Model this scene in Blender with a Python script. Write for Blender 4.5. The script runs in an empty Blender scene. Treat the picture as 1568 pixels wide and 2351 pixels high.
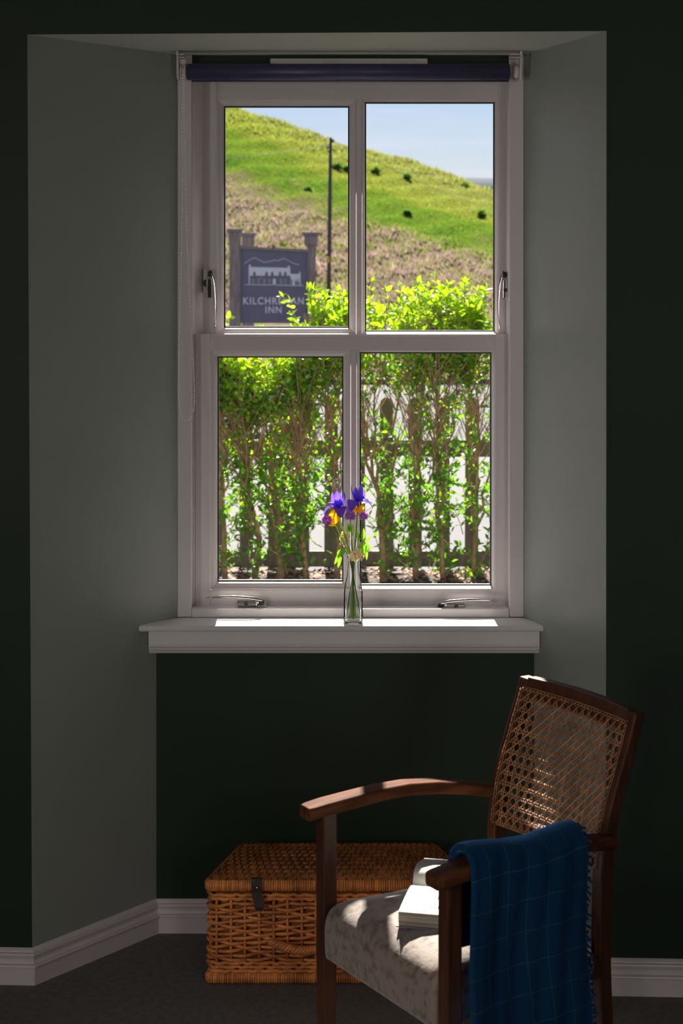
import bpy, bmesh, math, random
import numpy as np
from mathutils import Vector, Matrix
R = random.Random(7)
S = bpy.context.scene
COL = S.collection
pi = math.pi

# ---------------------------------------------------------------- camera, sky, sun, exposure
F, CX, HY, CH = 4050.0, 784.0, 622.0, 1.742        # focal length in px, principal column, horizon row, eye height
cam_d = bpy.data.cameras.new('camera')
cam = bpy.data.objects.new('camera', cam_d); COL.objects.link(cam)
cam.location = (0, 0, CH); cam.rotation_euler = (pi/2, 0, 0)
cam_d.sensor_width = 36; cam_d.lens = F/2351*36
cam_d.shift_y = -(1175.5-HY)/2351
cam_d.clip_end = 3000
cam_d.dof.use_dof = True; cam_d.dof.focus_distance = 4.85; cam_d.dof.aperture_fstop = 7.5
S.camera = cam
S.view_settings.view_transform = 'Standard'; S.view_settings.look = 'None'
S.view_settings.exposure = 0.0; S.view_settings.gamma = 1.0; S.view_settings.use_curve_mapping = False

W = bpy.data.worlds.new('sky'); S.world = W; W.use_nodes = True
nt = W.node_tree; N = nt.nodes; L = nt.links
bg = N['Background']; SKY = .09
SUN_T = .95                                        # tangent of the sun's elevation; it stands ahead, over the hill
sky = N.new('ShaderNodeTexSky'); sky.sky_type = 'NISHITA'; sky.sun_disc = False
sky.sun_elevation = math.atan(SUN_T); sky.sun_rotation = 0; sky.air_density = 1.0; sky.dust_density = .3; sky.ozone_density = 3.0
tc = N.new('ShaderNodeTexCoord')
mp = N.new('ShaderNodeMapping'); mp.inputs['Scale'].default_value = (2.5, 2.5, 30); mp.inputs['Rotation'].default_value = (0, .10, 0)
L.new(tc.outputs['Generated'], mp.inputs[0])
nz = N.new('ShaderNodeTexNoise'); nz.inputs['Scale'].default_value = 2.2; nz.inputs['Detail'].default_value = 5
L.new(mp.outputs[0], nz.inputs[0])
c2 = N.new('ShaderNodeValToRGB'); c2.color_ramp.elements[0].position = .40; c2.color_ramp.elements[1].position = .70
c2.color_ramp.elements[1].color = (.6, .6, .6, 1)
L.new(nz.outputs['Fac'], c2.inputs[0])
mx = N.new('ShaderNodeMix'); mx.data_type = 'RGBA'; mx.inputs['B'].default_value = (10.6, 10.8, 11.2, 1)     # thin high cloud
L.new(c2.outputs[0], mx.inputs['Factor']); L.new(sky.outputs[0], mx.inputs['A'])
tn = N.new('ShaderNodeMix'); tn.data_type = 'RGBA'; tn.blend_type = 'MULTIPLY'; tn.inputs['Factor'].default_value = 1; tn.inputs['B'].default_value = (.97, .91, 1.05, 1)
L.new(mx.outputs['Result'], tn.inputs['A']); L.new(tn.outputs['Result'], bg.inputs['Color']); bg.inputs['Strength'].default_value = SKY

sun_d = bpy.data.lights.new('sun', 'SUN'); sun_d.energy = 20.0; sun_d.angle = .0093; sun_d.color = (1, .94, .85)
sun = bpy.data.objects.new('sun', sun_d); COL.objects.link(sun)
sun.rotation_euler = Vector((.022, -1, -SUN_T)).to_track_quat('-Z', 'Y').to_euler()
sun.location = (0, 30, 30)

# fill light added to brighten the alcove, framed by a made-up side wall window
ar_d = bpy.data.lights.new('side_fill_light', 'AREA'); ar_d.shape = 'RECTANGLE'; ar_d.size = .95; ar_d.size_y = 1.25
ar_d.energy = 56; ar_d.color = (1, .93, .88)
ar = bpy.data.objects.new('side_fill_light', ar_d); COL.objects.link(ar)
ar.location = (-2.66, .3, 1.45); ar.rotation_euler = Vector((1, 0.0, -.1)).to_track_quat('-Z', 'Y').to_euler()

# second added fill light, framed by a made-up window in the rear wall
ar3_d = bpy.data.lights.new('rear_fill_light', 'AREA'); ar3_d.shape = 'RECTANGLE'; ar3_d.size = .95; ar3_d.size_y = 1.25
ar3_d.energy = 25; ar3_d.color = (1, .93, .90)
ar3 = bpy.data.objects.new('rear_fill_light', ar3_d); COL.objects.link(ar3)
ar3.location = (1.95, -2.26, 1.45); ar3.rotation_euler = Vector((-.2, 1, -.03)).to_track_quat('-Z', 'Z').to_euler()

# ---------------------------------------------------------------- helpers
def at(px, py, Y): return Vector(((px-CX)/F*Y, Y, CH-(py-HY)/F*Y))
def X_(px, Y): return (px-CX)/F*Y
def Z_(py, Y): return CH-(py-HY)/F*Y

class MB:
    """collects shapes and links them as ONE mesh object"""
    def __init__(s): s.v = []; s.f = []; s.uv = None; s.sm = []
    def add(s, vs, fs, smooth=False):
        b = len(s.v); s.v += [tuple(v) for v in vs]
        for f in fs: s.f.append(tuple(i+b for i in f)); s.sm.append(smooth)
        return s
    def box(s, lo, hi):
        (a, b, c), (d, e, f) = lo, hi
        return s.add([(a,b,c),(d,b,c),(d,e,c),(a,e,c),(a,b,f),(d,b,f),(d,e,f),(a,e,f)],
                     [(0,3,2,1),(4,5,6,7),(0,1,5,4),(1,2,6,5),(2,3,7,6),(3,0,4,7)])
    def obox(s, c, ax, h):
        c = Vector(c); ax = [Vector(a) for a in ax]; vs = []
        for k in (-1, 1):
            for i, j in ((-1,-1),(1,-1),(1,1),(-1,1)):
                vs.append(c+ax[0]*h[0]*i+ax[1]*h[1]*j+ax[2]*h[2]*k)
        return s.add(vs, [(0,3,2,1),(4,5,6,7),(0,1,5,4),(1,2,6,5),(2,3,7,6),(3,0,4,7)])
    def loft(s, rings, caps=True, closed=True, smooth=True, loop=False):
        n = len(rings[0]); vs = [p for r in rings for p in r]; fs = []
        m = len(rings)
        for i in range(m if loop else m-1):
            i2 = (i+1) % m
            for j in range(n if closed else n-1):
                j2 = (j+1) % n
                fs.append((i*n+j, i*n+j2, i2*n+j2, i2*n+j))
        s.add(vs, fs, smooth)
        if caps and closed and not loop:
            b = len(s.v)-len(vs)
            s.f.append(tuple(b+j for j in reversed(range(n)))); s.sm.append(False)
            s.f.append(tuple(b+(m-1)*n+j for j in range(n))); s.sm.append(False)
        return s
    def tube(s, pts, r, n=6, caps=True, flat=1.0, up=None, loop=False, prof=None, smooth=True):
        pts = [Vector(p) for p in pts]; m = len(pts)
        rr = r if isinstance(r, (list, tuple)) else [r]*m
        rings = []; prev = None
        for i, p in enumerate(pts):
            if loop: t = pts[(i+1) % m]-pts[i-1]
            else: t = pts[min(i+1, m-1)]-pts[max(i-1, 0)]
            t.normalize()
            if up is not None: a = Vector(up)-t*t.dot(Vector(up))
            elif prev is None:
                a = Vector((0,0,1)) if abs(t.z) < .9 else Vector((1,0,0)); a -= t*t.dot(a)
            else: a = prev-t*t.dot(prev)
            a.normalize(); prev = a; b = t.cross(a)
            if prof: rings.append([p+b*u*rr[i]+a*w*rr[i] for u, w in prof])
            else: rings.append([p+(b*math.cos(2*pi*k/n)+a*math.sin(2*pi*k/n)*flat)*rr[i] for k in range(n)])
        return s.loft(rings, caps, True, smooth, loop)
    def lathe(s, prof, c=(0,0,0), n=24, axis='z', caps=True):
        rings = []
        for r, h in prof:
            q = []
            for k in range(n):
                a = 2*pi*k/n; u, w = r*math.cos(a), r*math.sin(a)
                q.append(Vector(c)+(Vector((u,w,h)) if axis == 'z' else Vector((h,u,w)) if axis == 'x' else Vector((u,h,-w))))
            rings.append(q)
        return s.loft(rings, caps)
    def prism(s, poly, z0, z1, polytop=None):
        n = len(poly); pt = polytop or poly
        vs = [(x,y,z0) for x, y in poly]+[(x,y,z1) for x, y in pt]
        return s.add(vs, [tuple(reversed(range(n))), tuple(range(n, 2*n))]+[(i, (i+1) % n, n+(i+1) % n, n+i) for i in range(n)])
    def ring(s, x0, x1, z0, z1, prof):
        """mitred rectangular moulding: prof = [(inset, y)]"""
        rings = [[(x0+i,y,z0+i),(x1-i,y,z0+i),(x1-i,y,z1-i),(x0+i,y,z1-i)] for i, y in prof]
        return s.loft(rings, caps=False, smooth=False)
    def build(s, name, m, parent=None, org=None, bevel=0, seg=2, kind=None, label=None, solid=0, sub=0, uvs=None):
        me = bpy.data.meshes.new(name)
        if org is None and parent is not None: org = parent.get('_o', (0,0,0))
        org = tuple(org or (0,0,0))
        me.from_pydata([(x-org[0], y-org[1], z-org[2]) for x, y, z in s.v], [], s.f)
        me.polygons.foreach_set('use_smooth', s.sm)
        if uvs:
            ul = me.uv_layers.new(name='UVMap')
            for lp in me.loops: ul.data[lp.index].uv = uvs[lp.vertex_index]
        me.materials.append(m)
        o = bpy.data.objects.new(name, me); COL.objects.link(o)
        if parent is not None:
            o.parent = parent; o['_o'] = org
        else:
            o.location = org; o['_o'] = org
        if bevel:
            b = o.modifiers.new('bevel', 'BEVEL'); b.width = bevel; b.segments = seg; b.limit_method = 'ANGLE'; b.angle_limit = math.radians(40)
        if solid:
            b = o.modifiers.new('solid', 'SOLIDIFY'); b.thickness = solid; b.offset = 0
        if sub:
            b = o.modifiers.new('sub', 'SUBSURF'); b.levels = sub; b.render_levels = sub
        if kind: o['kind'] = kind
        if label: o['label'] = label
        return o

def thing(name, label, cat, loc, rotz=0, group=None, kind=None, local=False):
    o = bpy.data.objects.new(name, None); COL.objects.link(o); o.empty_display_size = .05
    o.location = loc; o.rotation_euler = (0, 0, rotz)
    o['_o'] = (0,0,0) if local else tuple(loc)
    if label: o['label'] = label
    if cat: o['category'] = cat
    if group: o['group'] = group
    if kind: o['kind'] = kind
    return o
def tag(o, label, cat, group=None, kind=None):
    o['label'] = label; o['category'] = cat
    if group: o['group'] = group
    if kind: o['kind'] = kind
    return o
def struct(o, label=None):
    o['kind'] = 'structure'
    if label: o['label'] = label
    return o

# ---------------------------------------------------------------- materials
def mat(name, c, rough=.6, metal=0, c2=None, scale=8, stretch=(1,1,1), lo=.35, hi=.65, bump=0, bscale=None, bdist=.002,
        spec=.5, sheen=0, coat=0, detail=4, island=0, trans=0):
    m = bpy.data.materials.new(name); m.use_nodes = True
    n = m.node_tree.nodes; l = m.node_tree.links; b = n['Principled BSDF']
    b.inputs['Base Color'].default_value = (*c, 1); b.inputs['Roughness'].default_value = rough
    b.inputs['Metallic'].default_value = metal; b.inputs['Specular IOR Level'].default_value = spec
    if sheen: b.inputs['Sheen Weight'].default_value = sheen; b.inputs['Sheen Roughness'].default_value = .4
    if coat: b.inputs['Coat Weight'].default_value = coat; b.inputs['Coat Roughness'].default_value = .15
    if trans: b.inputs['Transmission Weight'].default_value = trans
    t = n.new('ShaderNodeTexCoord'); mpn = n.new('ShaderNodeMapping'); mpn.inputs['Scale'].default_value = stretch
    l.new(t.outputs['Object'], mpn.inputs[0])
    col = None
    if c2:
        z = n.new('ShaderNodeTexNoise'); z.inputs['Scale'].default_value = scale; z.inputs['Detail'].default_value = detail
        l.new(mpn.outputs[0], z.inputs[0])
        r = n.new('ShaderNodeValToRGB'); r.color_ramp.elements[0].position = lo; r.color_ramp.elements[1].position = hi
        r.color_ramp.elements[0].color = (*c, 1); r.color_ramp.elements[1].color = (*c2, 1)
        l.new(z.outputs['Fac'], r.inputs[0]); col = r.outputs[0]
    if island:
        g = n.new('ShaderNodeNewGeometry'); h = n.new('ShaderNodeHueSaturation')
        mr = n.new('ShaderNodeMapRange'); mr.inputs['To Min'].default_value = 1-island; mr.inputs['To Max'].default_value = 1+island
        l.new(g.outputs['Random Per Island'], mr.inputs[0]); l.new(mr.outputs[0], h.inputs['Value'])
        if col: l.new(col, h.inputs['Color'])
        else: h.inputs['Color'].default_value = (*c, 1)
        col = h.outputs[0]
    if col: l.new(col, b.inputs['Base Color'])
    if bump:
        z = n.new('ShaderNodeTexNoise'); z.inputs['Scale'].default_value = bscale or scale*4; z.inputs['Detail'].default_value = 6
        l.new(mpn.outputs[0], z.inputs[0])
        bp = n.new('ShaderNodeBump'); bp.inputs['Strength'].default_value = bump; bp.inputs['Distance'].default_value = bdist
        l.new(z.outputs['Fac'], bp.inputs['Height']); l.new(bp.outputs[0], b.inputs['Normal'])
    return m

def leafmat(name, c, ct, rough=.45, island=.3, gl=.07):
    m = bpy.data.materials.new(name); m.use_nodes = True
    n = m.node_tree.nodes; l = m.node_tree.links; n.remove(n['Principled BSDF'])
    out = n['Material Output']
    g = n.new('ShaderNodeNewGeometry'); mr = n.new('ShaderNodeMapRange')
    mr.inputs['To Min'].default_value = 1-island; mr.inputs['To Max'].default_value = 1+island
    l.new(g.outputs['Random Per Island'], mr.inputs[0])
    def hue(cc):
        h = n.new('ShaderNodeHueSaturation'); h.inputs['Color'].default_value = (*cc, 1); l.new(mr.outputs[0], h.inputs['Value']); return h.outputs[0]
    d = n.new('ShaderNodeBsdfDiffuse'); l.new(hue(c), d.inputs[0])
    t = n.new('ShaderNodeBsdfTranslucent'); l.new(hue(ct), t.inputs[0])
    a = n.new('ShaderNodeAddShader'); l.new(d.outputs[0], a.inputs[0]); l.new(t.outputs[0], a.inputs[1])
    gg = n.new('ShaderNodeBsdfGlossy'); gg.inputs['Roughness'].default_value = rough
    mxs = n.new('ShaderNodeMixShader'); mxs.inputs[0].default_value = gl
    l.new(a.outputs[0], mxs.inputs[1]); l.new(gg.outputs[0], mxs.inputs[2]); l.new(mxs.outputs[0], out.inputs[0])
    return m

def glassmat(name, tint=(.97,.985,.98), refl=.06, rough=.0):
    m = bpy.data.materials.new(name); m.use_nodes = True
    n = m.node_tree.nodes; l = m.node_tree.links; n.remove(n['Principled BSDF'])
    t = n.new('ShaderNodeBsdfTransparent'); t.inputs[0].default_value = (*tint, 1)
    g = n.new('ShaderNodeBsdfGlossy'); g.inputs['Roughness'].default_value = rough
    lw = n.new('ShaderNodeFresnel'); lw.inputs[0].default_value = 1.3
    mxs = n.new('ShaderNodeMixShader')
    l.new(lw.outputs[0], mxs.inputs[0]); l.new(t.outputs[0], mxs.inputs[1]); l.new(g.outputs[0], mxs.inputs[2])
    l.new(mxs.outputs[0], n['Material Output'].inputs[0])
    return m

M = {}
M['wall'] = mat('green_wall_paint', (.020,.035,.0225), .5, c2=(.023,.039,.0255), scale=3, bump=.25, bscale=14, bdist=.004, spec=.2)
M['reveal'] = mat('lit_reveal_paint', (.275,.305,.275), .42, c2=(.295,.325,.295), scale=3, bump=.25, bscale=14, bdist=.004, spec=.5)  # green wall paint lightened, window light on the reveals put into the colour
M['soffit'] = mat('lit_soffit_paint', (.50,.53,.47), .5, c2=(.53,.56,.50), scale=3, bump=.2, bscale=14, bdist=.003)  # lightened further, daylight bounced onto the soffit is in the colour
M['ceil'] = mat('ceiling_paint', (.55,.55,.52), .8, c2=(.6,.6,.57))
M['white'] = mat('white_gloss_paint', (.66,.60,.605), .32, c2=(.70,.64,.645), scale=5, stretch=(1,1,.3), bump=.08, bscale=40, bdist=.001)
M['sillw'] = mat('sill_paint', (.68,.66,.65), .4, c2=(.72,.70,.69), scale=6, bump=.1, bscale=30, bdist=.001)
M['carpet'] = mat('carpet', (.10,.092,.082), .95, c2=(.15,.138,.125), scale=60, bump=.8, bscale=350, bdist=.006, spec=.1, sheen=.2)
M['pane'] = glassmat('window_glass')
M['spacer'] = mat('dark_spacer', (.02,.025,.03), .4, c2=(.03,.035,.04))
M['chrome'] = mat('polished_chrome', (.75,.70,.68), .12, 1, c2=(.72,.68,.66))
M['black'] = mat('black_plastic', (.012,.012,.014), .35, c2=(.016,.016,.018))
M['plastic'] = mat('white_plastic', (.62,.58,.55), .4, c2=(.66,.62,.58))
M['navy'] = mat('navy_blind_fabric', (.045,.043,.105), .42, c2=(.052,.050,.120), scale=60, spec=.6)
M['bead'] = mat('pale_beads', (.98,.94,.86), .18, 0, c2=(.93,.88,.80), spec=1.0, coat=.8)
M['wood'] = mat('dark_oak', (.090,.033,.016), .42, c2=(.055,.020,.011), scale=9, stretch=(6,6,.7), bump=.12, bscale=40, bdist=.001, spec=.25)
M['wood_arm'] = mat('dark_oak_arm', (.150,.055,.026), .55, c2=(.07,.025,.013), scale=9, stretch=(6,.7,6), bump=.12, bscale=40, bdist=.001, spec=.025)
M['cane'] = mat('cane', (.42,.20,.085), .45, c2=(.26,.115,.048), scale=30, island=.35)
M['velvet'] = mat('crushed_velvet', (.27,.21,.178), .75, c2=(.125,.09,.074), scale=48, lo=.48, hi=.68, detail=7, bump=.35, bscale=160, bdist=.002, sheen=.6, spec=.2)
M['wicker'] = mat('wicker', (.88,.33,.085), .38, c2=(.46,.145,.038), scale=22, island=.25, coat=.2)
M['wicker_d'] = mat('wicker_lid', (.46,.17,.048), .42, c2=(.22,.076,.024), scale=14, island=.3, coat=.1)
M['leather'] = mat('dark_leather', (.035,.022,.018), .5, c2=(.05,.032,.026), bump=.4, bscale=90)
M['paper'] = mat('cream_paper', (.80,.78,.71), .8, c2=(.76,.73,.65))
M['cover'] = mat('book_cover', (.18,.14,.20), .6, c2=(.22,.18,.24))
M['asphalt'] = mat('pale_road', (.060,.054,.0575), .85, c2=(.073,.066,.069), scale=3.5, detail=8, bump=.3, bscale=60)
M['soil'] = mat('soil', (.045,.033,.026), .95, c2=(.12,.075,.05), scale=18, bump=.9, bscale=40, bdist=.03)
M['litter'] = mat('leaf_litter', (.20,.085,.042), .8, c2=(.32,.19,.115), scale=8, island=.5)
M['fence'] = mat('weathered_dark_timber', (.12,.098,.084), .8, c2=(.18,.15,.13), scale=12, stretch=(4,4,.5), bump=.4, bscale=30)
M['forecourt'] = mat('grey_forecourt', (.048,.051,.046), .9, c2=(.058,.060,.055), scale=4, bump=.3, bscale=60)
M['render'] = mat('pale_render', (.62,.64,.61), .9, c2=(.68,.69,.67), scale=6, bump=.4, bscale=60)
M['coping'] = mat('white_coping', (.12,.12,.12), .8, c2=(.10,.10,.10))
M['bark'] = mat('shrub_bark', (.20,.125,.070), .85, c2=(.36,.27,.10), scale=30, lo=.4, hi=.7, bump=.8, bscale=80, bdist=.004)
M['twig'] = mat('twig', (.26,.155,.090), .8, c2=(.36,.24,.13), scale=30, island=.3)
M['leaf'] = leafmat('privet_leaf', (.048,.120,.015), (.115,.26,.010), rough=.3, gl=.05)
M['leaf_y'] = leafmat('young_privet_leaf', (.11,.19,.008), (.25,.37,.006), rough=.3, gl=.035)
M['signwood'] = mat('sign_timber', (.34,.285,.26), .8, c2=(.22,.18,.165), scale=10, stretch=(4,4,.6), bump=.4, bscale=30)
M['signface'] = mat('slate_blue_sign', (.16,.148,.215), .6, c2=(.175,.162,.23), scale=6)
M['signwhite'] = mat('sign_white', (.72,.72,.78), .6, c2=(.76,.76,.82))
M['signgrey'] = mat('sign_grey', (.50,.49,.56), .6, c2=(.53,.52,.59))
M['pole'] = mat('creosoted_pole', (.055,.055,.065), .8, c2=(.08,.08,.09), scale=10, stretch=(4,4,.3))
M['yellow'] = mat('yellow_tag', (.65,.45,.05), .6, c2=(.6,.42,.05))
M['bluehill'] = mat('hazy_hill', (.065,.08,.11), 1, c2=(.07,.085,.115), scale=.01)  # aerial haze is put into the blue base colour
M['bush'] = leafmat('dark_gorse', (.035,.075,.018), (.07,.14,.02), gl=.02)

def bottle_glass():
    m = bpy.data.materials.new('bottle_glass'); m.use_nodes = True
    n = m.node_tree.nodes; l = m.node_tree.links; n.remove(n['Principled BSDF'])
    t = n.new('ShaderNodeBsdfTransparent'); t.inputs[0].default_value = (.985,.995,.99,1)
    g = n.new('ShaderNodeBsdfGlossy'); g.inputs['Roughness'].default_value = .02
    fr = n.new('ShaderNodeLayerWeight'); fr.inputs[0].default_value = .12
    a = n.new('ShaderNodeMixShader'); l.new(fr.outputs['Fresnel'], a.inputs[0]); l.new(t.outputs[0], a.inputs[1]); l.new(g.outputs[0], a.inputs[2])
    l.new(a.outputs[0], n['Material Output'].inputs[0]); return m
M['bottle'] = bottle_glass()
def water():
    m = bpy.data.materials.new('water'); m.use_nodes = True; n = m.node_tree.nodes; l = m.node_tree.links; n.remove(n['Principled BSDF'])
    t = n.new('ShaderNodeBsdfTransparent'); t.inputs[0].default_value = (.985,.995,.985,1); g = n.new('ShaderNodeBsdfGlossy'); g.inputs['Roughness'].default_value = .02
    x = n.new('ShaderNodeMixShader'); x.inputs[0].default_value = .03; l.new(t.outputs[0], x.inputs[1]); l.new(g.outputs[0], x.inputs[2]); l.new(x.outputs[0], n['Material Output'].inputs[0]); return m
M['water'] = water()
M['stem'] = leafmat('flower_stem', (.20,.34,.045), (.16,.26,.02), island=.2)
M['stem_d'] = leafmat('dark_flower_stem', (.07,.14,.03), (.05,.09,.015), island=.2)
M['iris'] = leafmat('iris_petal', (.14,.085,.50), (.12,.06,.42), island=.25, gl=.03)
M['iris_f'] = leafmat('iris_fall', (.085,.035,.33), (.08,.03,.28), island=.25, gl=.03)
M['spathe'] = mat('papery_spathe', (.28,.13,.07), .6, c2=(.10,.03,.03), scale=60)
M['poppy'] = leafmat('yellow_petal', (.74,.45,.006), (.54,.33,.003), island=.15, gl=.03)
M['chive'] = leafmat('chive_floret', (.50,.28,.56), (.42,.21,.46), island=.35, gl=.02)
M['umbel'] = leafmat('cream_floret', (.80,.74,.55), (.45,.40,.26), island=.25, gl=.02)
M['sprig'] = leafmat('sprig_leaf', (.045,.11,.016), (.16,.34,.008), island=.3, gl=.05)

def blanket_mat():
    m = mat('blue_wool', (.005,.034,.090), .95, bump=.6, bscale=420, bdist=.002, sheen=1.0, spec=.1)
    n = m.node_tree.nodes; l = m.node_tree.links; b = n['Principled BSDF']
    b.inputs['Sheen Tint'].default_value = (.14,.42,.95,1); b.inputs['Sheen Roughness'].default_value = .35
    uv = n.new('ShaderNodeUVMap'); sp = n.new('ShaderNodeSeparateXYZ'); l.new(uv.outputs[0], sp.inputs[0])
    outs = []
    for ax, per in (('X', .046), ('Y', .058)):
        d = n.new('ShaderNodeMath'); d.operation = 'DIVIDE'; d.inputs[1].default_value = per; l.new(sp.outputs[ax], d.inputs[0])
        fr = n.new('ShaderNodeMath'); fr.operation = 'FRACT'; l.new(d.outputs[0], fr.inputs[0])
        lt = n.new('ShaderNodeMath'); lt.operation = 'LESS_THAN'; lt.inputs[1].default_value = .035; l.new(fr.outputs[0], lt.inputs[0]); outs.append(lt)
    mxx = n.new('ShaderNodeMath'); mxx.operation = 'MAXIMUM'; l.new(outs[0].outputs[0], mxx.inputs[0]); l.new(outs[1].outputs[0], mxx.inputs[1])
    mi = n.new('ShaderNodeMix'); mi.data_type = 'RGBA'; mi.inputs['A'].default_value = (.005,.034,.090,1); mi.inputs['B'].default_value = (.022,.075,.10,1)
    l.new(mxx.outputs[0], mi.inputs['Factor']); l.new(mi.outputs['Result'], b.inputs['Base Color'])
    return m
M['wool'] = blanket_mat()

def page_mat():
    m = mat('printed_page', (.80,.78,.72), .8); n = m.node_tree.nodes; l = m.node_tree.links; b = n['Principled BSDF']
    t = n.new('ShaderNodeTexCoord'); sp = n.new('ShaderNodeSeparateXYZ'); l.new(t.outputs['Object'], sp.inputs[0])
    def mth(op, a, v):
        k = n.new('ShaderNodeMath'); k.operation = op
        if hasattr(a, 'outputs'): l.new(a.outputs[0], k.inputs[0])
        else: l.new(a, k.inputs[0])
        if hasattr(v, 'outputs'): l.new(v.outputs[0], k.inputs[1])
        elif v is not None: k.inputs[1].default_value = v
        return k
    fr = mth('FRACT', mth('DIVIDE', sp.outputs['X'], .0075), None)
    ln = mth('LESS_THAN', fr, .28)
    ay = mth('ABSOLUTE', sp.outputs['Y'], None)
    my = mth('MULTIPLY', mth('GREATER_THAN', ay, .035), mth('LESS_THAN', ay, .130))
    mxm = mth('LESS_THAN', mth('ABSOLUTE', mth('ADD', sp.outputs['X'], -.012), None), .066)
    z = n.new('ShaderNodeTexNoise'); z.inputs['Scale'].default_value = 1; z.inputs['Detail'].default_value = 1
    mpn = n.new('ShaderNodeMapping'); mpn.inputs['Scale'].default_value = (140, 260, 0); l.new(t.outputs['Object'], mpn.inputs[0]); l.new(mpn.outputs[0], z.inputs[0])
    wd = mth('GREATER_THAN', z.outputs['Fac'], .40)
    k = mth('MULTIPLY', mth('MULTIPLY', ln, my), mth('MULTIPLY', mxm, wd))
    mi = n.new('ShaderNodeMix'); mi.data_type = 'RGBA'; mi.inputs['A'].default_value = (.62,.60,.55,1); mi.inputs['B'].default_value = (.02,.02,.02,1)
    l.new(k.outputs[0], mi.inputs['Factor']); l.new(mi.outputs['Result'], b.inputs['Base Color']); return m
M['page'] = page_mat()

def edge_mat():
    return mat('page_edges', (.50,.44,.33), .85, c2=(.26,.21,.14), scale=4, stretch=(1,1,160), lo=.4, hi=.6)
M['edges'] = edge_mat()

def hill_mat(tuft=False):
    m = mat('tuft_grass' if tuft else 'hillside_grass', (.2,.3,.05), 1, spec=0); n = m.node_tree.nodes; l = m.node_tree.links; b = n['Principled BSDF']
    t = n.new('ShaderNodeTexCoord'); sp = n.new('ShaderNodeSeparateXYZ'); l.new(t.outputs['Object'], sp.inputs[0])
    def noise(sc, det=5, st=(1,1,1)):
        mpn = n.new('ShaderNodeMapping'); mpn.inputs['Scale'].default_value = st; l.new(t.outputs['Object'], mpn.inputs[0])
        z = n.new('ShaderNodeTexNoise'); z.inputs['Scale'].default_value = sc; z.inputs['Detail'].default_value = det; l.new(mpn.outputs[0], z.inputs[0]); return z.outputs['Fac']
    def ramp(src, els):
        r = n.new('ShaderNodeValToRGB'); el = r.color_ramp.elements
        el[0].position, el[0].color = els[0][0], (*els[0][1], 1); el[1].position, el[1].color = els[-1][0], (*els[-1][1], 1)
        for p, c in els[1:-1]: q = el.new(p); q.color = (*c, 1)
        l.new(src, r.inputs[0]); return r.outputs[0]
    def mth(op, a, v):
        k = n.new('ShaderNodeMath'); k.operation = op
        for i, q in enumerate((a, v)):
            if isinstance(q, (int, float)): k.inputs[i].default_value = q
            elif q is not None: l.new(q, k.inputs[i])
        return k.outputs[0]
    # position up the slope, shifted across it and broken up by noise
    v = mth('DIVIDE', mth('SUBTRACT', sp.outputs['Y'], 48.0), 38.0)
    v = mth('ADD', v, mth('MULTIPLY', sp.outputs['X'], .026))
    v = mth('ADD', v, mth('MULTIPLY', mth('SUBTRACT', noise(.35, 6, (1,.6,1)), .5), .42))
    base = ramp(v, [(.0, (0.103,0.079,0.059)), (.36, (0.119,0.101,0.056)), (.43, (0.095,0.119,0.018)), (.50, (0.056,0.111,0.010)), (.62, (0.079,0.131,0.012)), (.70, (0.135,0.158,0.022)), (1, (0.142,0.151,0.034))])
    pk = ramp(noise(2.4, 7, (1,.7,1)), [(.38, (0,0,0)), (.62, (1,1,1))])
    low = ramp(v, [(.30, (1,1,1)), (.48, (.06,.06,.06)), (.8, (.04,.04,.04)), (.95, (.18,.18,.18))])
    f1 = mth('MULTIPLY', pk, low)
    mi = n.new('ShaderNodeMix'); mi.data_type = 'RGBA'; mi.inputs['B'].default_value = (.185,.13,.115,1)
    l.new(f1, mi.inputs['Factor']); l.new(base, mi.inputs['A'])
    gk = ramp(noise(1.7, 6), [(.48, (0,0,0)), (.68, (.75,.75,.75))])
    mi2 = n.new('ShaderNodeMix'); mi2.data_type = 'RGBA'; mi2.inputs['B'].default_value = (.115,.145,.02,1)
    l.new(gk, mi2.inputs['Factor']); l.new(mi.outputs['Result'], mi2.inputs['A'])
    dk = ramp(noise(3.6, 6), [(.60, (0,0,0)), (.78, (.7,.7,.7))])
    mi3 = n.new('ShaderNodeMix'); mi3.data_type = 'RGBA'; mi3.inputs['B'].default_value = (.022,.018,.012,1)
    l.new(dk, mi3.inputs['Factor']); l.new(mi2.outputs['Result'], mi3.inputs['A'])
    l.new(mi3.outputs['Result'], b.inputs['Base Color'])
    if tuft:           # grass blades let light through
        df = n.new('ShaderNodeBsdfDiffuse'); tl = n.new('ShaderNodeBsdfTranslucent'); ad = n.new('ShaderNodeAddShader')
        for q in (df, tl): l.new(mi3.outputs['Result'], q.inputs[0])
        l.new(df.outputs[0], ad.inputs[0]); l.new(tl.outputs[0], ad.inputs[1]); l.new(ad.outputs[0], n['Material Output'].inputs[0])
    return m
M['hill'] = hill_mat(); M['tuft'] = hill_mat(True)

# ================================================================ STRUCTURE
YW = 4.72                      # plane of the window frame
YB = 4.6575                    # wall below the sill
ZTOP = 2.321
AL0, AL1 = (-.757, 4.32), (-.4394, YW)        # left reveal, room edge and window edge
AR0, AR1 = (.638, 4.258), (.4883, YW)         # right reveal
def YO(x): return 4.32-(x+.757)*.0444         # plane of the room-side wall face
YE = 4.93
YX = 5.12                      # outer face of the house wall
RX, RB, RH = 2.6, -2.2, 2.75

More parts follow.
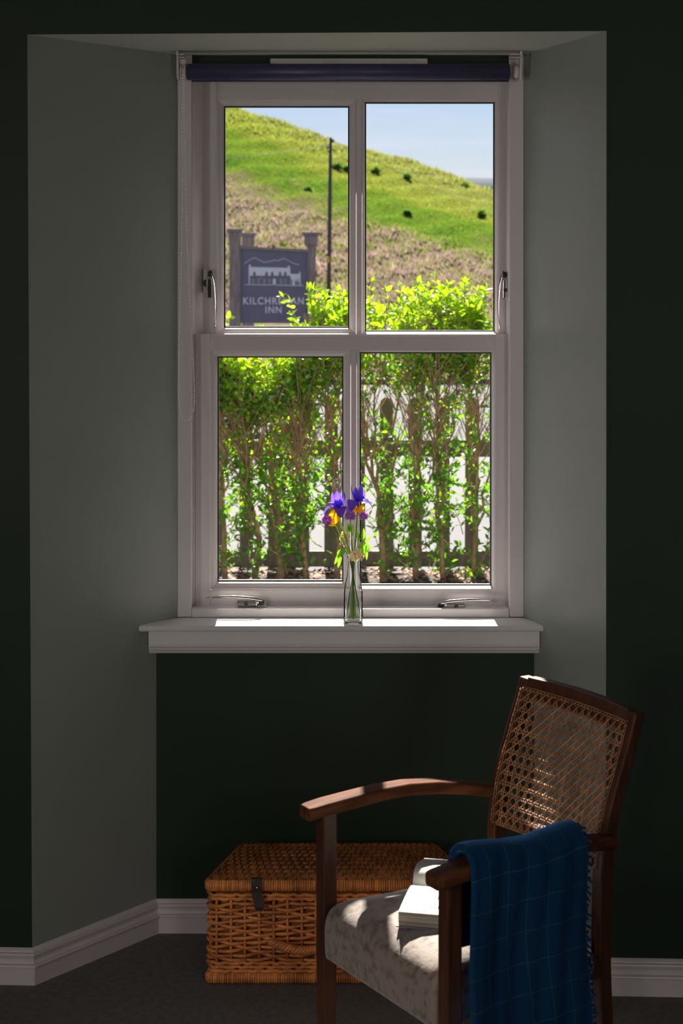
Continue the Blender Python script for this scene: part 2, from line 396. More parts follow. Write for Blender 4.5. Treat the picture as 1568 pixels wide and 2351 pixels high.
def paint(o, face, m):
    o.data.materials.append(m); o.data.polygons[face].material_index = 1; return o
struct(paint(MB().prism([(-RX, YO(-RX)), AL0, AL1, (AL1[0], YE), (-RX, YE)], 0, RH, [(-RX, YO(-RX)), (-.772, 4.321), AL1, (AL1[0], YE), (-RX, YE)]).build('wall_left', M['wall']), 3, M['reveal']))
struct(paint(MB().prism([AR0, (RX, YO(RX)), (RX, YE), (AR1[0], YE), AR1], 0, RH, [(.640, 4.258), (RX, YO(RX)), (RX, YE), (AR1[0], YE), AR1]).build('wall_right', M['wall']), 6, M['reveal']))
struct(MB().prism([(-.490, YB), (.5085, YB), (.4883, YW), (.4883, YE), (-.4394, YE), (-.4394, YW)], 0, .80).build('wall_back', M['wall']))
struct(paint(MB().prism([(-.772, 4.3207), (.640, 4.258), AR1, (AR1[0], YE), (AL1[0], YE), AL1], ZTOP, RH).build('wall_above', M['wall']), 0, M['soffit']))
xo = MB(); xo.box((-RX-.1, YE, -.1), (AL1[0]+.004, YX, RH)).box((AR1[0]-.004, YE, -.1), (RX+.1, YX, RH)).box((AL1[0]+.004, YE, -.1), (AR1[0]-.004, YX, .80)).box((AL1[0]+.004, YE, 2.25), (AR1[0]-.004, YX, RH))
struct(xo.build('wall_outside', M['render']))
# the rest of the room, out of the picture
w3 = MB(); RX0, RX1 = 1.45, 2.45
w3.box((-RX-.1, RB-.1, 0), (RX0, RB, RH)).box((RX1, RB-.1, 0), (RX+.1, RB, RH)).box((RX0, RB-.1, 0), (RX1, RB, .8)).box((RX0, RB-.1, 2.1), (RX1, RB, RH))
struct(w3.build('wall_rear', M['wall']))
w3 = MB()
for a, b in (((RX0, .8), (RX0+.05, 2.1)), ((RX1-.05, .8), (RX1, 2.1)), ((RX0+.05, .8), (RX1-.05, .85)), ((RX0+.05, 2.05), (RX1-.05, 2.1)), ((1.935, .85), (1.965, 2.05))): w3.box((a[0], RB-.05, a[1]), (b[0], RB-.02, b[1]))
struct(w3.build('fill_window_rear', M['white']))  # unseen window frame, added around the rear fill light
struct(MB().box((RX, RB, 0), (RX+.1, YE, RH)).build('wall_east', M['wall']))
w2 = MB(); WY0, WY1, WZ0, WZ1 = -.2, .8, .8, 2.1
w2.box((-RX-.1, RB, 0), (-RX, WY0, RH)).box((-RX-.1, WY1, 0), (-RX, YE, RH)).box((-RX-.1, WY0, 0), (-RX, WY1, WZ0)).box((-RX-.1, WY0, WZ1), (-RX, WY1, RH))
struct(w2.build('wall_west', M['wall']))
w2 = MB(); yy = (WY0+WY1)/2
for a, b in (((WY0, WZ0), (WY0+.05, WZ1)), ((WY1-.05, WZ0), (WY1, WZ1)), ((WY0+.05, WZ0), (WY1-.05, WZ0+.05)), ((WY0+.05, WZ1-.05), (WY1-.05, WZ1)), ((yy-.015, WZ0+.05), (yy+.015, WZ1-.05))):
    w2.box((-RX-.05, a[0], a[1]), (-RX-.02, b[0], b[1]))
struct(w2.build('fill_window_side', M['white']))  # unseen window frame, added around the side fill light
struct(MB().box((-RX-.1, RB-.1, RH), (RX+.1, YE, RH+.1)).build('ceiling', M['ceil']))
struct(MB().box((-RX-.1, RB-.1, -.1), (RX+.1, YE, 0)).build('floor', M['carpet']), 'dark grey brown carpet')

# skirting: one moulded profile swept along the walls, mitred at the corners
path = [(-RX, YO(-RX)), AL0, (-.490, YB), (.5085, YB), AR0, (RX, YO(RX))]
prof = [(0, .0), (.020, .0), (.020, .042), (.0175, .0435), (.0245, .0455), (.0235, .0485), (.0125, .050), (.0095, .054), (.0105, .060), (.0140, .066), (.0160, .0705), (.0150, .075), (.0090, .0765), (.0085, .0785), (.0040, .083), (.0010, .085), (0, .085)]
def offset_path(d):
    out = []
    for i, p in enumerate(path):
        p = Vector(p); ns = []
        for a, b in ((i-1, i), (i, i+1)):
            if 0 <= a and b < len(path):
                t = (Vector(path[b])-Vector(path[a])).normalized(); ns.append(Vector((t.y, -t.x)))
        if len(ns) == 1: out.append(p+ns[0]*d)
        else:
            k = (ns[0]+ns[1]).normalized(); out.append(p+k*(d/k.dot(ns[0])))
    return out
offs = [(offset_path(d), z) for d, z in prof]
for i, nm in enumerate(('baseboard_left', 'baseboard_left_reveal', 'baseboard_back', 'baseboard_right_reveal', 'baseboard_right')):
    mb = MB(); mb.loft([[(o[i].x, o[i].y, z) for o, z in offs], [(o[i+1].x, o[i+1].y, z) for o, z in offs]], caps=True, smooth=False)
    struct(mb.build(nm, M['white']))

# window sill: board with rounded nosing, fascia and ogee below
mb = MB(); ZS = .8155
mb.prism([(-.531, 4.604), (.534, 4.604), (.530, 4.625), (.4885, 4.72), (-.4395, 4.72), (-.528, 4.625)], ZS-.016, ZS)
struct(mb.build('trim_1', M['sillw'], bevel=.006, seg=3), 'white painted window sill board with rounded nosing')
mb = MB(); pr = [(4.617, ZS-.016), (4.617, .765), (4.613, .763), (4.613, .759), (4.618, .757), (4.621, .750), (4.627, .743), (4.630, .7385), (YB+.001, .7385), (YB+.001, ZS-.016)]
mb.loft([[(-.5055, y, z) for y, z in pr], [(.519, y, z) for y, z in pr]], smooth=False)
struct(mb.build('trim_2', M['sillw'], bevel=.0015), 'white moulded apron under the sill')

# ---------------------------------------------------------------- the sash window
win = thing('window_1', 'white painted four pane sash window with chrome handles in green alcove', None, (.02, YW, ZS), kind='structure')
YL, YU = 4.765, 4.806                                   # front planes of lower and upper sash
mb = MB()
mb.box((-.4394, YW, Z_(1417,YW)), (X_(440,YW), YE-.02, ZTOP))                      # left jamb
mb.box((X_(1169,YW), YW, Z_(1417,YW)), (.4883, YE-.02, ZTOP))                      # right jamb
mb.box((X_(440,YW), YW-.004, Z_(1417,YW)), (X_(1169,YW), YE-.02, Z_(1397,YW)))      # frame sill
mb.box((X_(440,YW), 4.745, Z_(148,4.745)), (X_(1169,YW), YE-.02, ZTOP))             # frame head
mb.build('frame', M['white'], win, bevel=.0025)
mb = MB(); q0, q1 = Z_(768,YL), Z_(148,4.745); a_, b_, c_ = (X_(440,YW)+.0005, YW+.006), (X_(447,YL), YL-.012), (X_(467,YU), YU+.002)
for (zA, zB), pl_ in (((q0, q1), [a_, b_, (X_(449,YL), YL), (X_(464,YU), YU-.004), c_, (c_[0], YE-.03), (a_[0], YE-.03)]), ((Z_(1397,YW), q0), [(a_[0], YU), (c_[0], YU), (c_[0], YE-.03), (a_[0], YE-.03)])): mb.prism(pl_, zA, zB)
mb.build('parting_bead', M['white'], win, bevel=.002)
mb = MB(); mb.box((X_(440,YW), YL-.005, Z_(1397,YW)), (X_(448,YL)-.0006, YE-.03, q0)); mb.build('staff_bead', M['white'], win, bevel=.0015)
MB().box((X_(432,4.735), 4.735, Z_(149,4.735)), (X_(1172,4.735), 4.746, ZTOP)).build('head_board', M['wall'], win)  # dark paint puts the shade above the blind into the colour
v = MB(); v.box((X_(620,4.725), 4.722, Z_(147,4.725)), (X_(982,4.725), 4.7355, Z_(134,4.725)))
vent = v.build('trickle_vent', M['plastic'], win, bevel=.003, label='slim off white trickle vent above the blind')
v = MB(); v.box((X_(648,4.718), 4.718, Z_(145,4.718)), (X_(952,4.718), 4.7225, Z_(138,4.718))); v.build('vent_flap', M['plastic'], vent, bevel=.001)

def sash(name, Y, ox, oy, gl, mx_, topchamfer=False):
    """ox outer columns, oy outer rows, gl (glass left, right, top, bottom rows/cols incl. bead), mx_ glazing bar columns"""
    x0, x1 = X_(ox[0],Y), X_(ox[1],Y); z1, z0 = Z_(oy[0],Y), Z_(oy[1],Y)
    gx0, gx1, gz1, gz0 = X_(gl[0],Y), X_(gl[1],Y), Z_(gl[2],Y), Z_(gl[3],Y)
    D = .04; mb = MB()
    mb.box((x0,Y,z0), (gx0,Y+D,z1)); mb.box((gx1,Y,z0), (x1,Y+D,z1))
    mb.box((gx0,Y,z0), (gx1,Y+D,gz0))
    if topchamfer:
        pr = [(Y+.007, z1), (Y, z1-.007), (Y, gz1), (Y+D, gz1), (Y+D, z1)]
        mb.loft([[(gx0,y,z) for y, z in pr], [(gx1,y,z) for y, z in pr]], smooth=False)
    else: mb.box((gx0,Y,gz1), (gx1,Y+D,z1))
    o = mb.build(name, M['white'], win, bevel=.0012)
    m0, m1 = X_(mx_[0],Y), X_(mx_[1],Y)
    mid = (m0+m1)/2
    mb = MB(); mb.box((mid-.009, Y+.002, gz0), (mid+.009, Y+D, gz1)); mb.build('glazing_bar', M['white'], o, bevel=.002)
    b = X_(gl[4],Y)-gx0
    for a0, a1 in ((gx0, mid-.009), (mid+.009, gx1)):
        q = MB(); k = b if a0 == gx0 else (m1-m0)/2-.009
        # ogee bead running round the pane
        q.ring(a0, a1, gz0, gz1, [(0, Y+.001), (.0025, Y+.001), (.0035, Y+.006), (k*.55, Y+.009), (k*.8, Y+.0125), (k, Y+.018), (k, Y+.022)])
        q.build('glazing_bead', M['white'], o)
        s_ = MB(); s_.ring(a0+k-.001, a1-k+.001, gz0+k-.001, gz1-k+.001, [(0, Y+.0215), (.0045, Y+.0215), (.0045, Y+.034), (0, Y+.034)]); s_.build('spacer', M['spacer'], o, label='dark glazing spacer')
        g = MB(); g.box((a0+.004, Y+.0225, gz0+.004), (a1-.004, Y+.0265, gz1-.004)); g.build('pane', M['pane'], o)
    return o
sash('upper_sash', YU, (466, 1169), (140, 774), (498, 1143, 227, 768, 513), (811, 838))
sash('lower_sash', YL, (448, 1167.5), (767, 1394), (482, 1136, 803, 1354, 498), (798, 826), True)

def handle(p, l, t, label):
    """p pivot on the sash face; l lever direction, t towards the lever's arc; room side is -Y"""
    p = Vector(p); l = Vector(l); t = Vector(t); n = Vector((0,-1,0))
    def q(a, b, c): return p+l*a+n*b+t*c
    mb = MB(); mb.obox(q(.0185, .008, -.0135), (l, n, t), (.033, .008, .0055))
    base = mb.build('window_handle', M['plastic'], win, bevel=.002, label=label)
    mb = MB(); mb.obox(q(.037, .020, -.001), (l, n, t), (.027, .010, .0075)); mb.build('handle_body', M['chrome'], base, bevel=.003)
    mb = MB(); mb.loft([[q(a, .020+.010*k*math.cos(x), .001+.0085*k*math.sin(x)) for x in [2*pi*i/12 for i in range(12)]] for a, k in ((.012,.8),(.008,1),(-.004,1),(-.010,.8),(-.0135,.4))])
    mb.build('handle_nose', M['chrome'], base)
    mb = MB(); mb.loft([[q(a, .0285+.003*k*math.cos(x), .001+.006*k*math.sin(x)) for x in [2*pi*i/10 for i in range(10)]] for a, k in ((.006,.6),(.0,1),(-.006,.9),(-.0095,.4))])
    mb.build('release_button', M['black'], base)
    mb = MB(); mb.loft([[q(.024+.0105*math.cos(x), b, -.009+.0105*math.sin(x)) for x in [2*pi*i/16 for i in range(16)]] for b in (.004, .019)]); mb.build('wedge_disc', M['chrome'], base)
    cs = [(-.002,.0075,.007),(.006,.0095,.009),(.02,.0125,.0095),(.045,.0150,.0090),(.075,.0168,.0082),(.105,.0165,.0070),(.130,.0152,.0055),(.149,.0135,.0035)]
    mb = MB(); mb.loft([[q(a, .031+.0045*math.cos(x)-.004*(a/.15)**2, c+.5*r*math.sin(x)) for x in [2*pi*i/12 for i in range(12)]] for a, c, r in cs]); mb.build('lever', M['chrome'], base)
    mb = MB(); mb.loft([[q(.040+.0052*r*math.cos(x), b, -.001+.0052*r*math.sin(x)) for x in [2*pi*i/14 for i in range(14)]] for b, r in ((.029,1),(.0312,1),(.0312,.6))]); mb.build('lock_cylinder', M['black'], base)
    mb = MB(); mb.obox(q(.040, .0314, -.001), (l, n, t), (.0008, .0004, .0022)); mb.build('keyhole', M['chrome'], base)
handle(at(600, 1380, YL), (-1,0,0), (0,0,1), 'chrome lever handle low on the left of the lower sash')
handle(at(1012, 1387, YL), (1,0,0), (0,0,1), 'chrome lever handle low on the right of the lower sash')
handle(at(483, 630, YU), (0,0,-1), (1,0,0), 'chrome lever handle on the left stile of the upper sash')
handle(at(1157, 632, YU), (0,0,-1), (-1,0,0), 'chrome lever handle on the right stile of the upper sash')

# ---------------------------------------------------------------- roller blind
YBL = 4.665; bz = Z_(165, YBL); rr = .0215
bl = thing('roller_blind', 'rolled up navy roller blind with white brackets above the window', 'blind', (.02, YBL, bz))
x0, x1 = X_(430,YBL), X_(1169,YBL)
mb = MB(); mb.lathe([(rr*.55, x0-.002), (rr, x0), (rr, x1), (rr*.55, x1+.002)], (0, YBL, bz), 32, 'x'); mb.build('fabric_roll', M['navy'], bl)
mb = MB(); mb.box((X_(440,4.685), 4.682, Z_(188,4.684)), (X_(1168,4.685), 4.686, bz)); mb.build('blind_flap', M['navy'], bl, bevel=.0015)
mb = MB(); mb.tube([(X_(440,4.684), 4.684, Z_(184,4.684)), (X_(1168,4.684), 4.684, Z_(184,4.684))], .0045, 10); mb.build('hem_bar', M['navy'], bl)
for px0, px1, sgn in ((407, 421, 1), (1180, 1197, -1)):
    a, b = X_(px0, YBL), X_(px1, YBL)
    mb = MB(); pts = [(YBL-.024, bz-.010), (YBL-.012, bz-.021), (YBL+.012, bz-.021), (YBL+.024, bz-.010), (YBL+.024, ZTOP), (YBL-.030, ZTOP), (YBL-.030, ZTOP-.012), (YBL-.024, ZTOP-.016)]
    xa, xb = (a, a+.006) if sgn > 0 else (b-.006, b)
    mb.loft([[(xa,y,z) for y, z in pts], [(xb,y,z) for y, z in pts]], smooth=False)
    br = mb.build('bracket', M['plastic'], bl, bevel=.002)
    mb = MB()
    for k in range(2): mb.box((min(a,b)+.006, YBL-.028, ZTOP-.012-.007*k), (min(a,b)+.022, YBL+.01, ZTOP-.0085-.007*k)) if sgn > 0 else mb.box((min(a,b)-.012, YBL-.028, ZTOP-.012-.007*k), (max(a,b)-.006, YBL+.01, ZTOP-.0085-.007*k))
    mb.build('bracket_clip', M['plastic'], br, bevel=.001)
    mb = MB()
    if sgn > 0:
        for xs in (a+.008, a+.0185): mb.lathe([(.017, xs), (.0205, xs+.001), (.0205, xs+.004), (.017, xs+.005)], (0, YBL, bz), 24, 'x')
        mb.lathe([(.015, a+.006), (.015, a+.026)], (0, YBL, bz), 20, 'x')
        mb.build('chain_wheel', M['plastic'], bl)
    else:
        mb.lathe([(.012, b-.02), (.017, b-.016), (.017, b-.006)], (0, YBL, bz), 20, 'x'); mb.build('end_plug', M['plastic'], bl)
ch = [(420.5,172),(420,240),(419,400),(417,560),(414,700),(410.5,830),(409.5,900),(412,935),(418,957),(427,968),(436,963),(443,948),(446.5,925),(446.5,890),(441,780),(435,680),(429.5,560),(425.5,400),(423,240),(422.3,172)]
pts = [Vector((X_(a,4.655), 4.650, Z_(b,4.650))) for a, b in ch]
# resample to even bead spacing
seg = []; 
for i in range(len(pts)-1):
    for k in range(40): seg.append(pts[i].lerp(pts[i+1], k/40))
seg.append(pts[-1]); beads = [seg[0]]; acc = 0
for i in range(1, len(seg)):
    acc += (seg[i]-seg[i-1]).length
    if acc >= .0060: beads.append(seg[i]); acc = 0
mb = MB(); OC = [(1,0,0),(-1,0,0),(0,1,0),(0,-1,0),(0,0,1),(0,0,-1)]
bm = bmesh.new(); bmesh.ops.create_icosphere(bm, subdivisions=1, radius=.0027)
iv = [v.co.copy() for v in bm.verts]; fi = [[v.index for v in f.verts] for f in bm.faces]; bm.free()
for p in beads: mb.add([p+c for c in iv], fi, True)
mb.tube(beads[::3], .0006, 4)
mb.build('bead_chain', M['bead'], bl, kind='stuff', label='long metal bead chain loop')

# ================================================================ ARMCHAIR (own axes: x to its left arm side near us, y backwards)
CH_LOC = (.085, 3.463, 0); CH_ROT = math.atan2(-.859, .511)
chair = thing('armchair', 'dark wooden armchair with cane back and grey velvet seat', 'chair', CH_LOC, CH_ROT, local=True)
def rect(x, y, z, hx, hy): return [(x-hx,y-hy,z),(x+hx,y-hy,z),(x+hx,y+hy,z),(x-hx,y+hy,z)]
def interp(tab, z):
    for (a, p), (b, q) in zip(tab, tab[1:]):
        if z <= b: t = (z-a)/(b-a); return p+(q-p)*t
    return tab[-1][1]
BT = [(0,.425),(.15,.405),(.35,.3945),(.45,.3945),(.55,.3985),(.62,.4076),(.68,.422),(.74,.446),(.80,.467),(.858,.489)]
def smoothBT(z):
    return sum(interp(BT, min(max(z+d,0),.858)) for d in (-.03,-.015,0,.015,.03))/5
for sx_ in (-1, 1):
    mb = MB(); x = .227*sx_
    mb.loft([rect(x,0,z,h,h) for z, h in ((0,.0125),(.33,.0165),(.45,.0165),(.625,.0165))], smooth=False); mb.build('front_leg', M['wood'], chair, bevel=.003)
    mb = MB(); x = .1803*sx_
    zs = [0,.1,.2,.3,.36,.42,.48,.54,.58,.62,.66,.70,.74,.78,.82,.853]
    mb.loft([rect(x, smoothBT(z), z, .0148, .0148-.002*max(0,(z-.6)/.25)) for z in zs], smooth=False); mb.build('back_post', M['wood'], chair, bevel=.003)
    # arm: bowed board, flat on top
    tab = [(-.047,.236,.636,.022),(-.036,.2365,.6375,.026),(0,.236,.642,.0275),(.06,.2365,.6465,.0270),(.13,.237,.6515,.0255),(.20,.236,.652,.0240),(.27,.228,.647,.0225),(.33,.217,.6385,.0205),(.385,.204,.628,.018),(.410,.198,.623,.017)]
    mb = MB()
    rings = []
    for y, ax, zt, hw in tab:
        th = .027; c_ = .005
        rings.append([(sx_*ax+u, y, zt+w_) for u, w_ in ((-hw,-th+c_),(-hw+c_,-th),(hw-c_,-th),(hw,-th+c_),(hw,-c_),(hw-c_,0),(-hw+c_,0),(-hw,-c_))])
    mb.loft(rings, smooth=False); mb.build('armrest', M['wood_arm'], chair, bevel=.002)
    mb = MB(); mb.loft([rect(sx_*.212, y, .375, .009, .0005) for y in (.016, .378)], smooth=False)
    mb = MB(); mb.box((sx_*.19-.009, .014, .345), (sx_*.19+.009, .378, .385)); mb.build('seat_rail', M['wood'], chair)
# back rails (slightly dished)
def dish(u): return .014*(1-u*u)
for nm, z0, z1 in (('top_rail', .812, .856), ('lower_rail', .546, .574)):
    mb = MB(); rings = []
    for i in range(13):
        u = -1+i/6; x = .168*u; hy = .0105
        k = .0015*(1-u*u) if nm == 'top_rail' else 0
        rings.append([(x, smoothBT(z0)-hy+dish(u), z0), (x, smoothBT(z0)+hy+dish(u), z0), (x, smoothBT(min(z1,.853))+hy+dish(u), z1+k), (x, smoothBT(min(z1,.853))-hy+dish(u), z1+k)])
    mb.loft(rings, smooth=False); mb.build(nm, M['wood'], chair, bevel=.0025)
# cane webbing: six-way weave, every strand a real strip
cw0, cw1, cz0, cz1 = -.176, .176, .553, .832
def cpt(x, z, off): return Vector((x, smoothBT(min(z,.853))-.0145+dish(x/.176)+off, z))
mb = MB()
def strand(a, b, off, w=.0016):
    n = max(3, int((Vector(a)-Vector(b)).length/.02)); pts = []
    for i in range(n+1):
        x = a[0]+(b[0]-a[0])*i/n; z = a[1]+(b[1]-a[1])*i/n
        pts.append(cpt(x, z, off+.0007*math.sin(i*2.1+a[0]*90)))
    mb.tube(pts, w, 4, flat=.5, up=(0,1,0))
P = .0212
nx, nzr = int((cw1-cw0)/P), int((cz1-cz0)/P)
for i in range(nx+1):
    x = cw0+(i+.0)*(cw1-cw0)/nx
    for d in (-.0028, .0028): strand((x+d, cz0), (x+d, cz1), -.0006)
for j in range(nzr+1):
    z = cz0+j*(cz1-cz0)/nzr
    for d in (-.0028, .0028): strand((cw0, z+d), (cw1, z+d), .0006)
sxp, szp = (cw1-cw0)/nx, (cz1-cz0)/nzr
def clipdiag(i, s):
    # strand through lattice cell centres: x = cw0+(i+.5+k)*sxp ; z = cz0+k*szp (k along)
    ks = []
    k0, k1 = 0.0, float(nzr)
    lo, hi = (-(i+.5), nx-(i+.5)) if s > 0 else (i+.5-nx, i+.5)
    k0 = max(k0, lo); k1 = min(k1, hi)
    if k1-k0 < .5: return
    strand((cw0+(i+.5+s*k0)*sxp, cz0+k0*szp), (cw0+(i+.5+s*k1)*sxp, cz0+k1*szp), -.0014 if s > 0 else .0014, .0017)
for i in range(-nzr-1, nx+nzr+1): clipdiag(i, 1); clipdiag(i, -1)
mb.build('cane_webbing', M['cane'], chair, kind='stuff', label='open cane webbing')
# edge loops of the cane, over the frame
mb = MB()
for j in range(nzr*2):
    for x in (cw0, cw1):
        z = cz0+(j+.5)*szp/2; mb.tube([cpt(x-.002, z-.003, -.002), cpt(x, z, -.0045), cpt(x+.002, z+.003, -.002)], .0015, 4)
for i in range(nx*2):
    for z in (cz0, cz1):
        x = cw0+(i+.5)*sxp/2; mb.tube([cpt(x-.003, z-.002, -.002), cpt(x, z, -.0045), cpt(x+.003, z+.002, -.002)], .0015, 4)
mb.build('cane_edging', M['cane'], chair, kind='stuff')
# seat: sprung upholstery with a crowned top and rounded edges
FT = []                                   # rounded trapezoid footprint, front edge just proud of the legs
cor = [(-.206,-.022),(.206,-.022),(.186,.376),(-.186,.376)]
for i, c in enumerate(cor):
    c = Vector(c); pa = (Vector(cor[i-1])-c).normalized(); pb = (Vector(cor[(i+1) % 4])-c).normalized(); r_ = .020 if i < 2 else .045
    for k in range(7): t_ = k/6; FT.append((c+pa*r_)*(1-t_)**2+c*2*t_*(1-t_)+(c+pb*r_)*t_*t_)
    n0 = c+pb*r_; c2_ = Vector(cor[(i+1) % 4]); r2_ = .020 if (i+1) % 4 < 2 else .045; n1 = c2_-pb*r2_
    for k in range(1, 12): FT.append(n0.lerp(n1, k/12))
def foot(k): return Vector((FT[k].x, FT[k].y, 0))
prof_s = [(.985,.332),(.997,.333),(1.002,.340),(1.006,.365),(1.006,.392),(1.0,.408),(.985,.421),(.958,.432),(.915,.441),(.85,.449),(.74,.457),(.55,.464),(.3,.468),(.03,.469)]
mb = MB(); cen = Vector((0,.176,0)); rings = []
for k_, z in prof_s:
    ring_ = []
    for k in range(len(FT)):
        p = cen+(foot(k)-cen)*k_
        ring_.append((p.x, p.y, z))
    rings.append(ring_)
mb.loft(rings); mb.build('seat', M['velvet'], chair, label='grey brown crushed velvet seat')

# ================================================================ BLANKET over the near arm
bk = thing('wool_blanket', 'dark blue checked wool blanket draped over the near chair arm', 'blanket', CH_LOC, CH_ROT, local=True)
cs = [(.196,.470),(.193,.52),(.190,.58),(.190,.61),(.194,.641),(.211,.660),(.234,.665),(.256,.660),(.272,.645),(.279,.615),(.281,.58),(.283,.50),(.285,.42),(.288,.34),(.291,.26),(.294,.18),(.297,.10),(.299,.03)]
sl = [0]
for a, b in zip(cs, cs[1:]): sl.append(sl[-1]+math.hypot(b[0]-a[0], b[1]-a[1]))
def csat(s):
    for i in range(len(sl)-1):
        if s <= sl[i+1]+1e-9:
            t = (s-sl[i])/(sl[i+1]-sl[i]); return cs[i][0]+(cs[i+1][0]-cs[i][0])*t, cs[i][1]+(cs[i+1][1]-cs[i][1])*t
    return cs[-1]
NS, NY = 70, 40; vs = []; fs = []; uvs = []
for i in range(NS+1):
    s = sl[-1]*i/NS; x, z = csat(s)
    for j in range(NY+1):
        v_ = j/NY
        ya, yb = .020, .285
        hang = max(0, (s-sl[7])/.6)
        ya -= .016*min(1, hang*3)*(x > .23); yb += .012*math.sin(s*13)*(.4+.6*min(1, hang*2))-.010*min(1, hang*2)
        y = ya+(yb-ya)*v_
        w_ = .0035*math.sin(v_*9+s*4)*min(1, hang*4)+.004*math.sin(v_*5.0-s*7)+.002*math.sin(v_*31+s*11)
        zz = z+.004*v_*max(0, 1-abs(s-sl[6])/.12)+.006*math.sin(v_*7+1)*max(0, 1-abs(s-sl[6])/.1)
        vs.append((x+w_*(1 if x > .23 else .4), y, zz)); uvs.append((v_*.275+.01*math.sin(s*5), s+.02*v_))
for i in range(NS):
    for j in range(NY):
        a = i*(NY+1)+j; fs.append((a, a+1, a+NY+2, a+NY+1))
mb = MB(); mb.add(vs, fs, True); o = mb.build('blanket_cloth', M['wool'], bk, solid=.016, uvs=uvs)
o.modifiers.new('round', 'BEVEL').width = .006
# second folded layer, seen along the front edge
vs2 = []
for i in range(NS+1):
    s = sl[-1]*i/NS; x, z = csat(s)
    out = 1 if x > .234 else -1
    for j in range(NY+1):
        v_ = j/NY; y = .034+(.272-.034)*v_
        inset = .0165
        nx_ = -out*inset if z < .66 else -out*inset*.5
        vs2.append((x+nx_+.003*math.sin(v_*8+s*9), y+.004*math.sin(s*9), z-(.012 if z > .655 else 0)))
mb = MB(); mb.add(vs2, fs, True)
R2 = random.Random(5)
mb = MB()
for i in range(2, NS, 1):
    for q in range(2):
        idx = i*(NY+1)+NY; p = Vector(vs[idx])
        mb.tube([p+Vector((R2.uniform(-.007,.007),-.004,R2.uniform(-.004,.004))), p+Vector((R2.uniform(-.008,.008),.004,R2.uniform(-.005,.005))), p+Vector((R2.uniform(-.008,.008),.009+R2.uniform(0,.004),-.004+R2.uniform(-.006,.004)))], .0022, 5)
mb.build('fringe', M['wool'], bk, kind='stuff', uvs=[(.02,.03)]*len(mb.v))

# ================================================================ BOOK on the seat
sp0 = Vector((.145, 3.596)); rd = Vector((.975,-.221)); pd = Vector((.221,.975)); bcen = sp0+rd*.095
BZ = .461
book = thing('open_book', 'open book with printed pages lying face up on the velvet seat', 'book', (bcen.x, bcen.y, BZ), math.atan2(rd.y, rd.x), local=True)
HL = .095
mb = MB(); mb.box((-HL-.004, -.158, 0), (HL+.004, .150, .003)); mb.build('cover', M['cover'], book, bevel=.001)
def pageblock(nm, prof_t):
    top = MB(); n = len(prof_t)
    top.loft([[(x, y, z) for y, z in prof_t] for x in [-HL+2*HL*i/6 for i in range(7)]], caps=False, closed=False)
    top.build(nm, M['page'], book)
    sd = MB()
    for x in (-HL, HL):
        pts = [(x,y,z-.0004) for y, z in prof_t]+[(x, prof_t[-1][0], .003), (x, prof_t[0][0], .003)]
        sd.add(pts, [tuple(range(len(pts)))])
    y, z = prof_t[-1]; sd.add([(-HL,y,.003),(HL,y,.003),(HL,y,z-.0004),(-HL,y,z-.0004)], [(0,1,2,3)])
    sd.build('page_block', M['edges'], book, label='brownish stack of page edges')
pageblock('front_page', [(0,.021),(-.006,.029),(-.016,.034),(-.034,.036),(-.06,.0355),(-.09,.034),(-.12,.032),(-.152,.029)])
pageblock('back_page', [(0,.021),(.004,.036),(.012,.049),(.026,.056),(.045,.057),(.07,.053),(.10,.047),(.142,.038)])

# ================================================================ WICKER HAMPER
YF, YR = 4.300, 4.600
hp = thing('wicker_hamper', 'orange brown wicker hamper with lid and dark leather strap', 'basket', (0, 4.45, 0))
fx0, fx1, bx0, bx1 = -.338, .325, -.262, .245
def hamper_outline(inset, n=240, r=.025):
    # rounded trapezoid, evenly resampled; starts at the front-left corner and runs along the front
    cor = [Vector((fx0+inset, YF+inset)), Vector((fx1-inset, YF+inset)), Vector((bx1-inset, YR-inset)), Vector((bx0+inset, YR-inset))]
    pts = []
    for i, c in enumerate(cor):
        a = (cor[i-1]-c).normalized(); b = (cor[(i+1) % 4]-c).normalized()
        p0, p1 = c+a*r, c+b*r
        for k in range(7):
            t = k/6; pts.append(p0*(1-t)**2+c*2*t*(1-t)+p1*t*t)
    dense = []
    for i in range(len(pts)):
        p, q = pts[i], pts[(i+1) % len(pts)]; m = max(1, int((q-p).length/.001))
        for k in range(m): dense.append(p.lerp(q, k/m))
    st = len(dense)/n
    return [dense[int(i*st)] for i in range(n)]
per = hamper_outline(.010); NP = len(per)
def pn(i):
    t = per[(i+1) % NP]-per[i-1]; t.normalize(); return Vector((t.y, -t.x))
mb = MB(); inn = hamper_outline(.020, 60)
mb.loft([[(p.x,p.y,z) for p in inn] for z in (.008, .222)]); mb.build('inner_wall', M['wicker_d'], hp)
NST = 48; stp = NP//NST
st_me = None
for k in range(NST):
    i = k*stp; p = per[i]; mb = MB()
    mb.tube([(p.x,p.y,.012),(p.x,p.y,.222)], .0038, 6); mb.build('stake', M['wicker'], hp)
rows = 14
for r_ in range(rows):
    z0 = .0605+r_*.0103; pts = []
    for i in range(0, NP, 1):
        ph = pi*i/stp; off = .0062*math.cos(ph+pi*(r_ % 2))
        n_ = pn(i); p = per[i]+n_*off
        pts.append((p.x, p.y, z0+.0030*math.sin(ph*.5+r_*1.7)+R.uniform(-.0006,.0006)))
    mb = MB(); mb.tube(pts[::2], .0053, 6, flat=.85, up=(0,0,1), loop=True); mb.build('weaver', M['wicker'], hp)
